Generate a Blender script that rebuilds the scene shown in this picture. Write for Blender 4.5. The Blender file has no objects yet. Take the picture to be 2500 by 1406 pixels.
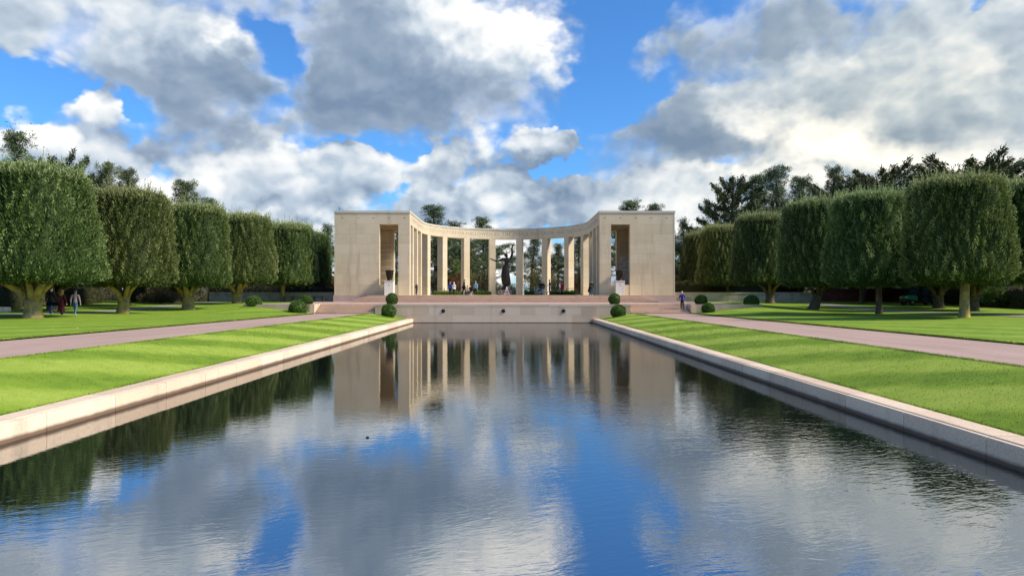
import bpy, bmesh, math, random
import numpy as np
from mathutils import Vector, Matrix
R = math.radians
S = bpy.context.scene
COL = S.collection
F = 1733.0                      # focal length in pixels of a 2500 px wide frame

# ------------------------------------------------------------------ camera
cam_d = bpy.data.cameras.new("camera")
cam_d.sensor_width = 36.0
cam_d.lens = 36.0 * F / 2500.0
cam_d.clip_start = 0.1
cam_d.clip_end = 6000.0
cam = bpy.data.objects.new("camera", cam_d)
COL.objects.link(cam)
cam.location = (0.62, 0.0, 2.5)
cam.rotation_euler = (R(90 + 0.496), 0.0, R(-0.165))
S.camera = cam
S.render.resolution_x, S.render.resolution_y = 1024, 575

# ------------------------------------------------------------------ sun, exposure
SUN_EL, SUN_AZ = 41.0, 104.0      # azimuth clockwise from +y (the view direction)
sd = Vector((math.sin(R(SUN_AZ)) * math.cos(R(SUN_EL)), math.cos(R(SUN_AZ)) * math.cos(R(SUN_EL)), math.sin(R(SUN_EL))))
sun_d = bpy.data.lights.new("sun", 'SUN')
sun_d.energy = 4.7
sun_d.angle = R(12.0)
sun_d.color = (1.0, 0.93, 0.82)
sun = bpy.data.objects.new("sun", sun_d)
COL.objects.link(sun)
sun.rotation_euler = (-sd).to_track_quat('-Z', 'Y').to_euler()
S.view_settings.view_transform = 'Standard'
S.view_settings.look = 'None'
S.view_settings.gamma = 1.0
S.view_settings.use_curve_mapping = False
S.view_settings.exposure = 0.35
S.cycles.max_bounces = 4
S.cycles.diffuse_bounces = 3
S.cycles.transparent_max_bounces = 8
S.cycles.use_denoising = True

# ------------------------------------------------------------------ node helper
class NT:
    def __init__(s, tree):
        s.t = tree
        s.n = tree.nodes
        s.l = tree.links
    def put(s, sock, v):
        if isinstance(v, bpy.types.NodeSocket):
            s.l.new(v, sock)
        elif v is not None:
            if hasattr(sock.default_value, '__len__') and not hasattr(v, '__len__'):
                v = (v,) * len(sock.default_value)
            if hasattr(v, '__len__') and hasattr(sock.default_value, '__len__') and len(sock.default_value) == 4 and len(v) == 3:
                v = tuple(v) + (1.0,)
            sock.default_value = v
    def m(s, op, a, b=None, c=None, clamp=False):
        n = s.n.new('ShaderNodeMath'); n.operation = op; n.use_clamp = clamp
        s.put(n.inputs[0], a); s.put(n.inputs[1], b); s.put(n.inputs[2], c)
        return n.outputs[0]
    def v(s, op, a, b=None):
        n = s.n.new('ShaderNodeVectorMath'); n.operation = op
        s.put(n.inputs[0], a); s.put(n.inputs[1], b)
        return n.outputs['Value'] if op in ('DOT_PRODUCT', 'LENGTH', 'DISTANCE') else n.outputs[0]
    def noise(s, vec, scale=5.0, detail=4.0, rough=0.5, dist=0.0, lac=2.0, color=False):
        n = s.n.new('ShaderNodeTexNoise')
        s.put(n.inputs['Vector'], vec); s.put(n.inputs['Scale'], scale); s.put(n.inputs['Detail'], detail)
        s.put(n.inputs['Roughness'], rough); s.put(n.inputs['Distortion'], dist); s.put(n.inputs['Lacunarity'], lac)
        return n.outputs['Color'] if color else n.outputs[0]
    def voronoi(s, vec, scale, feature='F1', detail=0.0, rough=0.5, smooth=None, out=0):
        n = s.n.new('ShaderNodeTexVoronoi'); n.feature = feature
        s.put(n.inputs['Vector'], vec); s.put(n.inputs['Scale'], scale)
        if 'Detail' in n.inputs: s.put(n.inputs['Detail'], detail); s.put(n.inputs['Roughness'], rough)
        if smooth is not None and 'Smoothness' in n.inputs: s.put(n.inputs['Smoothness'], smooth)
        return n.outputs[out]
    def sep(s, v):
        n = s.n.new('ShaderNodeSeparateXYZ'); s.put(n.inputs[0], v); return n.outputs
    def comb(s, x, y, z):
        n = s.n.new('ShaderNodeCombineXYZ')
        for i, q in enumerate((x, y, z)): s.put(n.inputs[i], q)
        return n.outputs[0]
    def mix(s, f, a, b, blend='MIX', clamp=False):
        n = s.n.new('ShaderNodeMix'); n.data_type = 'RGBA'; n.blend_type = blend; n.clamp_factor = True
        n.clamp_result = clamp
        s.put(n.inputs[0], f); s.put(n.inputs[6], a); s.put(n.inputs[7], b)
        return n.outputs[2]
    def ramp(s, f, stops, interp='LINEAR'):
        n = s.n.new('ShaderNodeValToRGB'); n.color_ramp.interpolation = interp
        e = n.color_ramp.elements
        while len(e) < len(stops): e.new(0.5)
        for i, (p, c) in enumerate(stops):
            e[i].position = p
            e[i].color = tuple(c) + (1.0,) if len(c) == 3 else c
        s.put(n.inputs[0], f)
        return n.outputs[0]
    def rng(s, f, a, b, c=0.0, d=1.0, smooth=False):
        n = s.n.new('ShaderNodeMapRange')
        n.interpolation_type = 'SMOOTHSTEP' if smooth else 'LINEAR'
        for i, q in enumerate((f, a, b, c, d)): s.put(n.inputs[i], q)
        return n.outputs[0]

# ------------------------------------------------------------------ world: blue sky and broken cumulus
W = bpy.data.worlds.new("World")
S.world = W
W.use_nodes = True
def build_world():
    t = W.node_tree
    for n in list(t.nodes): t.nodes.remove(n)
    N = NT(t)
    sky = t.nodes.new('ShaderNodeTexSky')
    sky.sky_type = 'NISHITA'
    sky.sun_disc = False
    sky.sun_elevation = R(SUN_EL)
    sky.sun_rotation = R(SUN_AZ)
    sky.air_density = 1.0
    sky.dust_density = 0.2
    sky.ozone_density = 4.0
    tc = t.nodes.new('ShaderNodeTexCoord')
    d = N.v('NORMALIZE', tc.outputs['Generated'])
    x, y, z = N.sep(d)
    az = N.m('ARCTAN2', x, y)
    el = N.m('ARCSINE', z)
    P = N.comb(az, el, 0.0)
    # a group that gives the raw cloud field at a place in the sky
    def pxy(px, py):
        a = math.atan((px - 1245.0) / F)
        e = math.atan((718.0 - py) / F * math.cos(a))
        return a, e
    U = N.comb(az, N.m('MULTIPLY', el, 1.35), 0.0)
    def n2(vec, scale, detail, rough, color=False):
        o = N.noise(vec, scale, detail, rough, color=color)
        o.node.noise_dimensions = '2D'
        return o
    def v2(vec, scale, detail, rough):
        o = N.voronoi(vec, scale, 'F1', detail, rough)
        o.node.voronoi_dimensions = '2D'
        return o
    warp = N.v('SUBTRACT', n2(U, 5.0, 5.0, 0.6, True), (0.5, 0.5, 0.5))
    Pw = N.v('ADD', P, N.v('MULTIPLY', warp, (0.20, 0.13, 0.0)))
    warp2 = warp
    Pw2 = Pw
    def blobs(lst, coords, start=0.0):
        tot = start
        for (px, py, rx, ry, w) in lst:
            a, e = pxy(px, py)
            n = N.n.new('ShaderNodeVectorMath'); n.operation = 'MULTIPLY_ADD'
            N.put(n.inputs[0], coords); N.put(n.inputs[1], (F / rx, F / ry, 0.0)); N.put(n.inputs[2], (-a * F / rx, -e * F / ry, 0.0))
            q = n.outputs[0]
            g = N.m('POWER', 0.3679, N.v('DOT_PRODUCT', q, q))
            tot = N.m('MULTIPLY_ADD', g, w, tot)
        return tot
    Uw = N.v('ADD', U, N.v('MULTIPLY', warp, (0.05, 0.05, 0.0)))
    def field(uv):
        a = n2(uv, 5.0, 6.0, 0.55)
        b = v2(uv, 15.0, 2.0, 0.6)
        return N.m('ADD', N.m('MULTIPLY', N.m('SUBTRACT', a, 0.5), 1.7), N.m('MULTIPLY', N.m('SUBTRACT', 0.42, b), 0.55))
    f0 = field(Uw)
    f1 = field(N.v('ADD', Uw, (0.009, 0.019, 0.0)))
    fb = n2(U, 8.0, 4.0, 0.55)
    fs = N.m('SUBTRACT', fb, 0.5)
    lit = N.m('SUBTRACT', f0, f1)     # a side is bright where the cloud thins out towards the sun, upper right
    # far layer: sunlit cumulus standing low over the horizon
    low = N.rng(el, 0.05, 0.20, 0.62, 0.0)
    coverA = blobs([
        (110, 255, 120, 110, 0.95), (235, 290, 60, 55, 0.55), (560, 300, 130, 40, 0.5), (690, 440, 300, 85, 0.75), (860, 430, 120, 60, 0.5), (1290, 345, 150, 50, 0.85), (1060, 375, 110, 50, 0.7),
        (1300, 480, 330, 60, 0.6), (1580, 475, 160, 65, 0.85), (250, 430, 260, 70, 0.6), (1840, 290, 160, 90, 0.95), (2150, 350, 330, 160, 0.95), (2450, 260, 160, 120, 0.9), (2400, 80, 260, 160, 0.7), (1510, 250, 40, 25, 0.45),
        (310, 255, 45, 60, -0.9), (20, 215, 70, 45, -0.7), (1440, 240, 120, 70, -0.8), (1590, 190, 90, 50, -0.5), (1700, 405, 70, 22, -0.9), (860, 352, 130, 22, -0.6), (965, 492, 50, 25, -0.7), (2495, 225, 30, 25, -0.5), (1440, 400, 70, 22, -0.6)], Pw, low)
    totA = N.m('ADD', N.m('ADD', f0, coverA), 0.0)
    densA = N.rng(totA, 0.0, N.rng(fb, 0.42, 0.58, 0.14, 0.55), 0.0, 1.0, True)
    toneA = blobs([(110, 265, 110, 90, 0.24), (700, 440, 260, 50, 0.10), (1300, 325, 120, 35, 0.22), (1560, 460, 130, 55, 0.22), (1840, 275, 120, 70, 0.20), (2130, 350, 230, 110, 0.22), (1180, 420, 160, 25, -0.25), (1290, 400, 130, 16, -0.3),
        (1120, 525, 180, 25, -0.2), (2330, 270, 150, 60, -0.2), (300, 350, 200, 40, -0.12), (450, 400, 120, 40, -0.15)], Pw2, 0.565)
    shA = N.m('ADD', N.m('MULTIPLY_ADD', lit, N.rng(totA, 0.1, 0.9, 1.05, 0.36), toneA), N.m('MULTIPLY', fs, 0.55))
    big = N.m('SUBTRACT', n2(N.v('MULTIPLY', U, (1.0, 1.9, 0.0)), 3.6, 3.0, 0.5), 0.5)
    shA = N.m('MULTIPLY_ADD', big, 1.3, shA)
    # near layer: broad grey clouds with soft undersides and bright upper rims
    coverB = blobs([
        (200, 70, 420, 130, 1.0), (560, 190, 180, 95, 0.75), (430, 170, 160, 80, 0.5), (1060, 180, 330, 150, 1.15), (1150, 60, 260, 120, 0.7), (780, 10, 260, 50, 0.75), (830, 210, 130, 120, 0.6),
        (1980, 110, 340, 130, 1.05), (2350, 200, 260, 150, 0.7), (1590, 345, 210, 85, 1.1), (1780, 400, 200, 45, 0.7), (480, 350, 150, 65, 0.75), (1560, 110, 130, 50, 0.55), (1130, 405, 110, 40, 0.6), (2380, 330, 140, 60, 0.5),
        (620, 80, 100, 50, -0.9), (705, 150, 55, 80, -0.95), (690, 250, 60, 40, -0.6), (330, 250, 120, 35, -0.4), (20, 215, 90, 55, -0.8), (1490, 30, 110, 65, -1.0), (1450, 215, 125, 95, -1.0), (1650, 165, 60, 55, -0.55), (300, 250, 60, 50, -0.5), (1840, 280, 110, 60, -0.5), (2140, 350, 150, 80, -0.5)], Pw)
    # past the frame the same broken cloud goes on overhead and all round
    beyond = N.m('MULTIPLY', N.m('MAXIMUM', N.rng(el, 0.40, 0.62, 0.0, 1.0, True), N.rng(N.m('ABSOLUTE', az), 0.66, 0.95, 0.0, 1.0, True)), 0.30)
    totB = N.m('ADD', N.m('MULTIPLY_ADD', f0, 0.62, N.m('ADD', coverB, beyond)), -0.20)
    densB = N.rng(totB, -0.20, N.rng(fb, 0.40, 0.60, 0.40, 0.90), 0.0, 1.0, True)
    toneB = blobs([(300, 50, 230, 80, 0.34), (120, 60, 150, 80, 0.15), (535, 75, 60, 35, 0.40), (1130, 10, 220, 75, 0.62), (1340, 80, 120, 100, 0.62), (1030, 240, 280, 90, -0.14), (600, 210, 190, 90, -0.10), (1250, 170, 100, 60, 0.16),
        (1830, 110, 170, 110, -0.06), (2000, 130, 120, 30, 0.25), (2250, 100, 200, 110, 0.30), (1590, 345, 170, 70, -0.16), (480, 360, 150, 60, -0.10), (2400, 200, 120, 80, 0.25), (1990, 190, 120, 50, 0.15)], Pw2, 0.22)
    shB = N.m('ADD', N.m('MULTIPLY_ADD', lit, 0.36, toneB), N.m('MULTIPLY', fs, 0.34))
    shB = N.m('ADD', shB, N.rng(totB, 0.0, 0.9, 0.20, -0.03))
    stops = [(0.0, (0.20, 0.285, 0.42)), (0.28, (0.32, 0.41, 0.535)), (0.52, (0.535, 0.63, 0.735)), (0.76, (0.92, 0.945, 0.96)), (1.0, (1.22, 1.20, 1.15))]
    colA = N.ramp(shA, stops)
    colB = N.ramp(shB, stops)
    warm = N.m('MINIMUM', blobs([(2150, 300, 420, 240, 0.9)], P), 0.85)
    both0 = N.mix(densB, colA, colB)
    ccol = N.mix(warm, both0, N.mix(1.0, both0, (1.05, 0.99, 0.86), 'MULTIPLY'))
    dens = N.m('SUBTRACT', 1.0, N.m('MULTIPLY', N.m('SUBTRACT', 1.0, densA), N.m('SUBTRACT', 1.0, densB)))
    cl = N.v('SCALE', ccol)
    cl.node.inputs['Scale'].default_value = 8.1
    blue = N.mix(1.0, sky.outputs[0], (0.58, 1.06, 1.50), 'MULTIPLY')
    both = N.mix(dens, blue, cl)
    bg = t.nodes.new('ShaderNodeBackground')
    bg.inputs['Strength'].default_value = 0.1
    t.links.new(both, bg.inputs['Color'])
    out = t.nodes.new('ShaderNodeOutputWorld')
    t.links.new(bg.outputs[0], out.inputs['Surface'])
build_world()
W.cycles.sampling_method = 'NONE'

# ------------------------------------------------------------------ object helpers
rnd = random.Random(7)
def tag(o, label=None, cat=None, group=None, kind=None):
    if label: o['label'] = label
    if cat: o['category'] = cat
    if group: o['group'] = group
    if kind: o['kind'] = kind
    return o
def empty(name, loc=(0, 0, 0), rz=0.0, label=None, cat=None, group=None):
    o = bpy.data.objects.new(name, None)
    COL.objects.link(o)
    o.location = loc
    o.rotation_euler = (0, 0, rz)
    o.empty_display_size = 0.2
    return tag(o, label, cat, group)
def link(name, me, parent=None, loc=None, rz=None):
    o = bpy.data.objects.new(name, me)
    COL.objects.link(o)
    if parent: o.parent = parent
    if loc is not None: o.location = loc
    if rz is not None: o.rotation_euler = (0, 0, rz)
    return o
def copy_tree(o, parent=None):
    c = o.copy()
    COL.objects.link(c)
    c.parent = parent
    for ch in list(o.children): copy_tree(ch, c)
    return c

class MB:
    """collects faces, then becomes one mesh"""
    def __init__(s):
        s.v = []; s.f = []; s.mi = []; s.sm = []
    def face(s, idx, mi=0, smooth=False):
        s.f.append(tuple(idx)); s.mi.append(mi); s.sm.append(smooth)
    def box(s, x0, x1, y0, y1, z0, z1, mi=0, M=None):
        if x0 > x1: x0, x1 = x1, x0
        if y0 > y1: y0, y1 = y1, y0
        b = len(s.v)
        p = [(x0, y0, z0), (x1, y0, z0), (x1, y1, z0), (x0, y1, z0), (x0, y0, z1), (x1, y0, z1), (x1, y1, z1), (x0, y1, z1)]
        if M is not None: p = [tuple(M @ Vector(q)) for q in p]
        s.v += p
        for q in ((0, 3, 2, 1), (4, 5, 6, 7), (0, 1, 5, 4), (1, 2, 6, 5), (2, 3, 7, 6), (3, 0, 4, 7)):
            s.face([b + i for i in q], mi)
        return s
    def prism(s, poly, y0, y1, mi=0):
        """poly in the x,z plane (counter-clockwise seen from -y) pushed along y"""
        b = len(s.v); n = len(poly)
        s.v += [(x, y0, z) for x, z in poly] + [(x, y1, z) for x, z in poly]
        s.face(range(b, b + n), mi)
        s.face([b + n + i for i in reversed(range(n))], mi)
        for i in range(n):
            j = (i + 1) % n
            s.face((b + j, b + i, b + n + i, b + n + j), mi)
        return s
    def lathe(s, prof, seg=20, c=(0, 0, 0), mi=0, smooth=True):
        b = len(s.v); n = len(prof)
        for r, z in prof:
            for k in range(seg):
                a = 2 * math.pi * k / seg
                s.v.append((c[0] + r * math.cos(a), c[1] + r * math.sin(a), c[2] + z))
        for i in range(n - 1):
            for k in range(seg):
                k2 = (k + 1) % seg
                s.face((b + i * seg + k, b + i * seg + k2, b + (i + 1) * seg + k2, b + (i + 1) * seg + k), mi, smooth)
        s.face([b + k for k in reversed(range(seg))], mi)
        s.face([b + (n - 1) * seg + k for k in range(seg)], mi)
        return s
    def tube(s, pts, rad, seg=8, mi=0, smooth=True, jit=0.0, rr=None, caps=True):
        pts = [Vector(p) for p in pts]
        b = len(s.v); n = len(pts)
        if not hasattr(rad, '__len__'): rad = [rad] * n
        t0 = (pts[1] - pts[0]).normalized()
        up = Vector((0, 0, 1)) if abs(t0.z) < 0.9 else Vector((1, 0, 0))
        u = t0.cross(up).normalized()
        for i in range(n):
            t = (pts[min(i + 1, n - 1)] - pts[max(i - 1, 0)]).normalized()
            u = (u - t * u.dot(t)).normalized()
            w = t.cross(u)
            for k in range(seg):
                a = 2 * math.pi * k / seg
                r = rad[i] * (1 + (rr.uniform(-jit, jit) if rr else 0))
                s.v.append(tuple(pts[i] + u * (math.cos(a) * r) + w * (math.sin(a) * r)))
        for i in range(n - 1):
            for k in range(seg):
                k2 = (k + 1) % seg
                s.face((b + i * seg + k, b + i * seg + k2, b + (i + 1) * seg + k2, b + (i + 1) * seg + k), mi, smooth)
        if caps:
            s.face([b + k for k in reversed(range(seg))], mi)
            s.face([b + (n - 1) * seg + k for k in range(seg)], mi)
        return s
    def ball(s, c, rx, ry, rz, seg=12, rings=8, mi=0):
        prof = []
        b = len(s.v)
        for i in range(rings + 1):
            a = -math.pi / 2 + math.pi * i / rings
            for k in range(seg):
                q = 2 * math.pi * k / seg
                s.v.append((c[0] + rx * math.cos(a) * math.cos(q), c[1] + ry * math.cos(a) * math.sin(q), c[2] + rz * math.sin(a)))
        for i in range(rings):
            for k in range(seg):
                k2 = (k + 1) % seg
                s.face((b + i * seg + k, b + i * seg + k2, b + (i + 1) * seg + k2, b + (i + 1) * seg + k), mi, True)
        return s
    def mesh(s, name, mats):
        me = bpy.data.meshes.new(name)
        me.from_pydata(s.v, [], s.f)
        for m in (mats if isinstance(mats, (list, tuple)) else [mats]): me.materials.append(m)
        me.polygons.foreach_set('material_index', s.mi)
        me.polygons.foreach_set('use_smooth', s.sm)
        me.update()
        return me
    def build(s, name, mats, parent=None, loc=None, rz=None):
        return link(name, s.mesh(name, mats), parent, loc, rz)
def bx(name, mat, parent, x0, x1, y0, y1, z0, z1):
    return MB().box(x0, x1, y0, y1, z0, z1).build(name, mat, parent)

def np_mesh(name, verts, faces, mat, tint=None, smooth=False):
    """faces: (n,4) or (n,3) index array"""
    me = bpy.data.meshes.new(name)
    k = faces.shape[1]
    me.vertices.add(len(verts))
    me.vertices.foreach_set('co', np.ascontiguousarray(verts, dtype=np.float32).ravel())
    me.loops.add(faces.size)
    me.loops.foreach_set('vertex_index', np.ascontiguousarray(faces, dtype=np.int32).ravel())
    me.polygons.add(len(faces))
    me.polygons.foreach_set('loop_start', np.arange(0, faces.size, k, dtype=np.int32))
    me.polygons.foreach_set('loop_total', np.full(len(faces), k, dtype=np.int32))
    if smooth: me.polygons.foreach_set('use_smooth', np.ones(len(faces), dtype=bool))
    if tint is not None:
        a = me.attributes.new('tint', 'FLOAT', 'FACE')
        a.data.foreach_set('value', np.ascontiguousarray(tint, dtype=np.float32))
    me.materials.append(mat)
    me.update(calc_edges=True)
    return me

# ------------------------------------------------------------------ materials
def new_mat(name):
    m = bpy.data.materials.new(name)
    m.use_nodes = True
    N = NT(m.node_tree)
    p = m.node_tree.nodes['Principled BSDF']
    return m, N, p
def coords(N, kind='Object'):
    return N.n.new('ShaderNodeTexCoord').outputs[kind]
def bump(N, p, h, dist, strength=1.0):
    b = N.n.new('ShaderNodeBump')
    b.inputs['Distance'].default_value = dist
    b.inputs['Strength'].default_value = strength
    N.put(b.inputs['Height'], h)
    N.l.new(b.outputs[0], p.inputs['Normal'])
def pos(N):
    return N.n.new('ShaderNodeNewGeometry').outputs['Position']
def oran(N):
    return N.n.new('ShaderNodeObjectInfo').outputs['Random']
def plain(name, col, rough=0.6, metal=0.0, var=0.15, scale=8.0, spec=0.4):
    m, N, p = new_mat(name)
    n = N.noise(coords(N), scale, 4.0, 0.6)
    k = N.rng(n, 0.25, 0.75, 1 - var, 1 + var)
    c = N.v('SCALE', col); N.put(c.node.inputs['Scale'], k)
    N.put(p.inputs['Base Color'], c)
    p.inputs['Roughness'].default_value = rough
    p.inputs['Metallic'].default_value = metal
    p.inputs['Specular IOR Level'].default_value = spec
    return m

def stone(name, a, b, grain=0.12, speck=0.0, rough=0.75, stain=None, vein=0.25, rand=0.19):
    """sawn stone: a tint for each block, soft bedding veins, fine grain, optional stain near the water"""
    m, N, p = new_mat(name)
    P = pos(N)
    r = oran(N)
    veins = N.noise(N.v('MULTIPLY', P, (0.35, 0.35, 2.2)), 1.0, 6.0, 0.65)
    cloud = N.noise(P, 0.55, 5.0, 0.6)
    f = N.m('ADD', N.m('MULTIPLY', r, rand * 2), N.m('MULTIPLY', veins, vein * 2))
    f = N.m('ADD', f, N.m('MULTIPLY', cloud, 0.5), clamp=False)
    f = N.rng(f, 0.25, 0.90, 0.0, 1.0)
    c = N.mix(f, a, b)
    g = N.noise(P, 38.0, 3.0, 0.7)
    c2 = N.v('SCALE', c); N.put(c2.node.inputs['Scale'], N.rng(g, 0.25, 0.75, 1 - grain, 1 + grain))
    c = c2
    if speck:
        sp = N.rng(N.noise(P, 60.0, 2.0, 0.6), 0.58, 0.66, 0.0, speck)
        c = N.mix(sp, c, (0.10, 0.07, 0.06))
    # rain streaks and dirt with a shape of their own
    st = N.noise(N.v('MULTIPLY', P, (1.6, 1.6, 0.16)), 1.0, 5.0, 0.6)
    c = N.mix(N.rng(st, 0.54, 0.76, 0.0, 0.38), c, (0.21, 0.175, 0.13))
    if stain:
        z = N.sep(P)[2]
        w = N.m('ADD', z, N.m('MULTIPLY', N.m('SUBTRACT', N.noise(P, 2.5, 4.0, 0.6), 0.5), 0.05))
        c = N.mix(N.rng(w, stain[0], stain[1], 0.92, 0.0), c, stain[2])
    N.put(p.inputs['Base Color'], c)
    p.inputs['Roughness'].default_value = rough
    p.inputs['Specular IOR Level'].default_value = 0.25
    bump(N, p, N.noise(P, 26.0, 5.0, 0.65), 0.006, 0.6)
    return m

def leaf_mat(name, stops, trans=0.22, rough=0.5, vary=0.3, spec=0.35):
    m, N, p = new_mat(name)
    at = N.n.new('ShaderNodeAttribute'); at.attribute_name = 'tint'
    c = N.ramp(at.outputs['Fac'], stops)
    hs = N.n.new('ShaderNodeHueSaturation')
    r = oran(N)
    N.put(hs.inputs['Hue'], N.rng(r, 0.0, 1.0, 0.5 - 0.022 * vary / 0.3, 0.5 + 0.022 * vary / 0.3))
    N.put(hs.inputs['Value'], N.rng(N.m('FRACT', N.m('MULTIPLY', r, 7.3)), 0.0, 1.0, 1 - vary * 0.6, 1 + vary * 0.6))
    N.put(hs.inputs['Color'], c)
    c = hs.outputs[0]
    N.put(p.inputs['Base Color'], c)
    p.inputs['Roughness'].default_value = rough
    p.inputs['Specular IOR Level'].default_value = spec
    if trans:
        tr = N.n.new('ShaderNodeBsdfTranslucent')
        N.put(tr.inputs['Color'], c)
        mx = N.n.new('ShaderNodeMixShader')
        mx.inputs[0].default_value = trans
        N.l.new(p.outputs[0], mx.inputs[1]); N.l.new(tr.outputs[0], mx.inputs[2])
        N.l.new(mx.outputs[0], N.n['Material Output'].inputs['Surface'])
    return m

def bark_mat(name, a, b, lichen, amount):
    m, N, p = new_mat(name)
    P = pos(N)
    n = N.noise(N.v('MULTIPLY', P, (1, 1, 0.35)), 9.0, 6.0, 0.65)
    c = N.mix(N.rng(n, 0.3, 0.7), a, b)
    l = N.noise(P, 2.2, 5.0, 0.65)
    c = N.mix(N.rng(l, 0.62 - amount, 0.72 - amount * 0.6, 0.0, 0.9), c, lichen)
    N.put(p.inputs['Base Color'], c)
    p.inputs['Roughness'].default_value = 0.9
    p.inputs['Specular IOR Level'].default_value = 0.1
    bump(N, p, n, 0.03)
    return m

def grass_mat(name, blades=False):
    m, N, p = new_mat(name)
    P = pos(N)
    x, y, z = N.sep(P)
    big = N.noise(P, 0.22, 4.0, 0.6)
    mid = N.noise(P, 1.7, 5.0, 0.65)
    fine = N.noise(N.v('MULTIPLY', P, (1.0, 1.4, 1.0)), 16.0, 4.0, 0.7)
    # mowing stripes across the banks, slightly askew and wavering
    wob = N.m('MULTIPLY', N.m('SUBTRACT', N.noise(P, 0.6, 2.0, 0.5), 0.5), 2.2)
    ph = N.m('ADD', N.m('ADD', N.m('MULTIPLY', N.m('ABSOLUTE', x), 1.9), N.m('MULTIPLY', y, 1.15)), wob)
    st = N.rng(N.m('SINE', ph), -0.7, 0.7, 0.0, 1.0, True)
    f = N.m('ADD', N.m('MULTIPLY', big, 0.40), N.m('ADD', N.m('MULTIPLY', mid, 0.72), N.m('MULTIPLY', st, N.rng(N.m('ABSOLUTE', x), 11.0, 17.0, 0.42, 0.20))))
    f = N.m('ADD', f, N.m('MULTIPLY', fine, 0.24))
    c = N.ramp(N.rng(f, 0.48, 1.28), [(0.0, (0.105, 0.18, 0.016)), (0.45, (0.195, 0.285, 0.026)), (1.0, (0.33, 0.395, 0.065))])
    if blades:
        at = N.n.new('ShaderNodeAttribute'); at.attribute_name = 'tint'
        c2 = N.v('SCALE', c); N.put(c2.node.inputs['Scale'], N.rng(at.outputs['Fac'], 0.0, 1.0, 0.75, 1.3))
        c = c2
    N.put(p.inputs['Base Color'], c)
    p.inputs['Roughness'].default_value = 0.85
    p.inputs['Specular IOR Level'].default_value = 0.12
    if not blades:
        h = N.m('ADD', N.m('MULTIPLY', fine, 0.6), N.noise(P, 55.0, 3.0, 0.7))
        bump(N, p, h, 0.02, 0.6)
    return m

def path_mat(name, a, b):
    m, N, p = new_mat(name)
    P = pos(N)
    c = N.mix(N.noise(P, 0.5, 5.0, 0.6), a, b)
    g = N.noise(P, 45.0, 3.0, 0.8)
    c2 = N.v('SCALE', c); N.put(c2.node.inputs['Scale'], N.rng(g, 0.25, 0.75, 0.72, 1.28))
    w = N.rng(N.noise(N.v('MULTIPLY', P, (1.2, 0.12, 1.0)), 1.0, 4.0, 0.6), 0.35, 0.7, 0.9, 1.1)
    c3 = N.v('SCALE', c2); N.put(c3.node.inputs['Scale'], w)
    N.put(p.inputs['Base Color'], c3)
    p.inputs['Roughness'].default_value = 0.9
    p.inputs['Specular IOR Level'].default_value = 0.2
    bump(N, p, g, 0.01, 0.7)
    return m

def water_mat():
    m, N, p = new_mat("pool_water")
    P = pos(N)
    x, y, z = N.sep(P)
    # cat's paws: calmer and livelier areas of the surface
    gust = N.noise(N.v('MULTIPLY', P, (0.16, 0.07, 1.0)), 1.0, 3.0, 0.55)
    amp = N.rng(gust, 0.35, 0.68, 0.25, 1.15)
    amp = N.m('MULTIPLY', amp, N.rng(x, -7.0, 5.0, 0.22, 1.45))
    PR = N.comb(N.m('ADD', N.m('MULTIPLY', x, 0.94), N.m('MULTIPLY', y, 0.34)), N.m('SUBTRACT', N.m('MULTIPLY', y, 0.94), N.m('MULTIPLY', x, 0.34)), 0.0)
    rot = N.v('ADD', PR, N.v('MULTIPLY', N.noise(P, 0.7, 2.0, 0.5, color=True), (0.5, 0.5, 0.0)))
    r1 = N.noise(N.v('MULTIPLY', rot, (3.0, 8.0, 1.0)), 1.0, 2.0, 0.5, 0.4)
    r2 = N.noise(N.v('MULTIPLY', rot, (9.0, 19.0, 1.0)), 1.0, 2.0, 0.55, 0.3)
    r3 = N.noise(N.v('MULTIPLY', P, (0.35, 0.8, 1.0)), 1.0, 2.0, 0.5)
    h = N.m('ADD', N.m('MULTIPLY', r1, 0.62), N.m('ADD', N.m('MULTIPLY', r2, 0.30), N.m('MULTIPLY', r3, 0.6)))
    h = N.m('MULTIPLY', h, amp)
    b = N.n.new('ShaderNodeBump')
    b.inputs['Distance'].default_value = WATER_BUMP
    N.put(b.inputs['Height'], h)
    N.put(p.inputs['Base Color'], (0.006, 0.008, 0.007))
    p.inputs['Roughness'].default_value = 0.02
    p.inputs['IOR'].default_value = 6.0
    p.inputs['Specular IOR Level'].default_value = 0.5
    N.l.new(b.outputs[0], p.inputs['Normal'])
    return m
WATER_BUMP = 0.0044

M_LIME = stone("limestone", (0.54, 0.425, 0.265), (0.665, 0.55, 0.375))
M_LIMEP = stone("pale_limestone", (0.53, 0.43, 0.28), (0.66, 0.55, 0.375))
M_CORE = plain("mortar", (0.58, 0.46, 0.29), 0.9, var=0.1)
M_COPING = stone("grey_coping", (0.47, 0.415, 0.32), (0.62, 0.55, 0.43))
M_GRANITE = stone("pink_granite_kerb", (0.61, 0.44, 0.295), (0.75, 0.57, 0.395), 0.16, 0.6, 0.6, (0.05, 0.115, (0.10, 0.055, 0.03)), 0.12, 0.36)
M_POOLWALL = stone("grey_pink_granite", (0.39, 0.295, 0.205), (0.51, 0.40, 0.295), 0.12, 0.3, 0.65, (0.02, 0.07, (0.05, 0.03, 0.02)), 0.15, 0.3)
M_STEP = stone("step_granite", (0.55, 0.375, 0.25), (0.68, 0.495, 0.355), 0.12, 0.3, 0.65)
M_PLINTH = stone("plinth_granite", (0.40, 0.30, 0.245), (0.50, 0.39, 0.325), 0.12, 0.4, 0.65)
M_BRICKW = stone("boundary_stone", (0.38, 0.33, 0.21), (0.60, 0.53, 0.38), 0.15, 0.0, 0.85, None, 0.2, 0.45)
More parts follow.
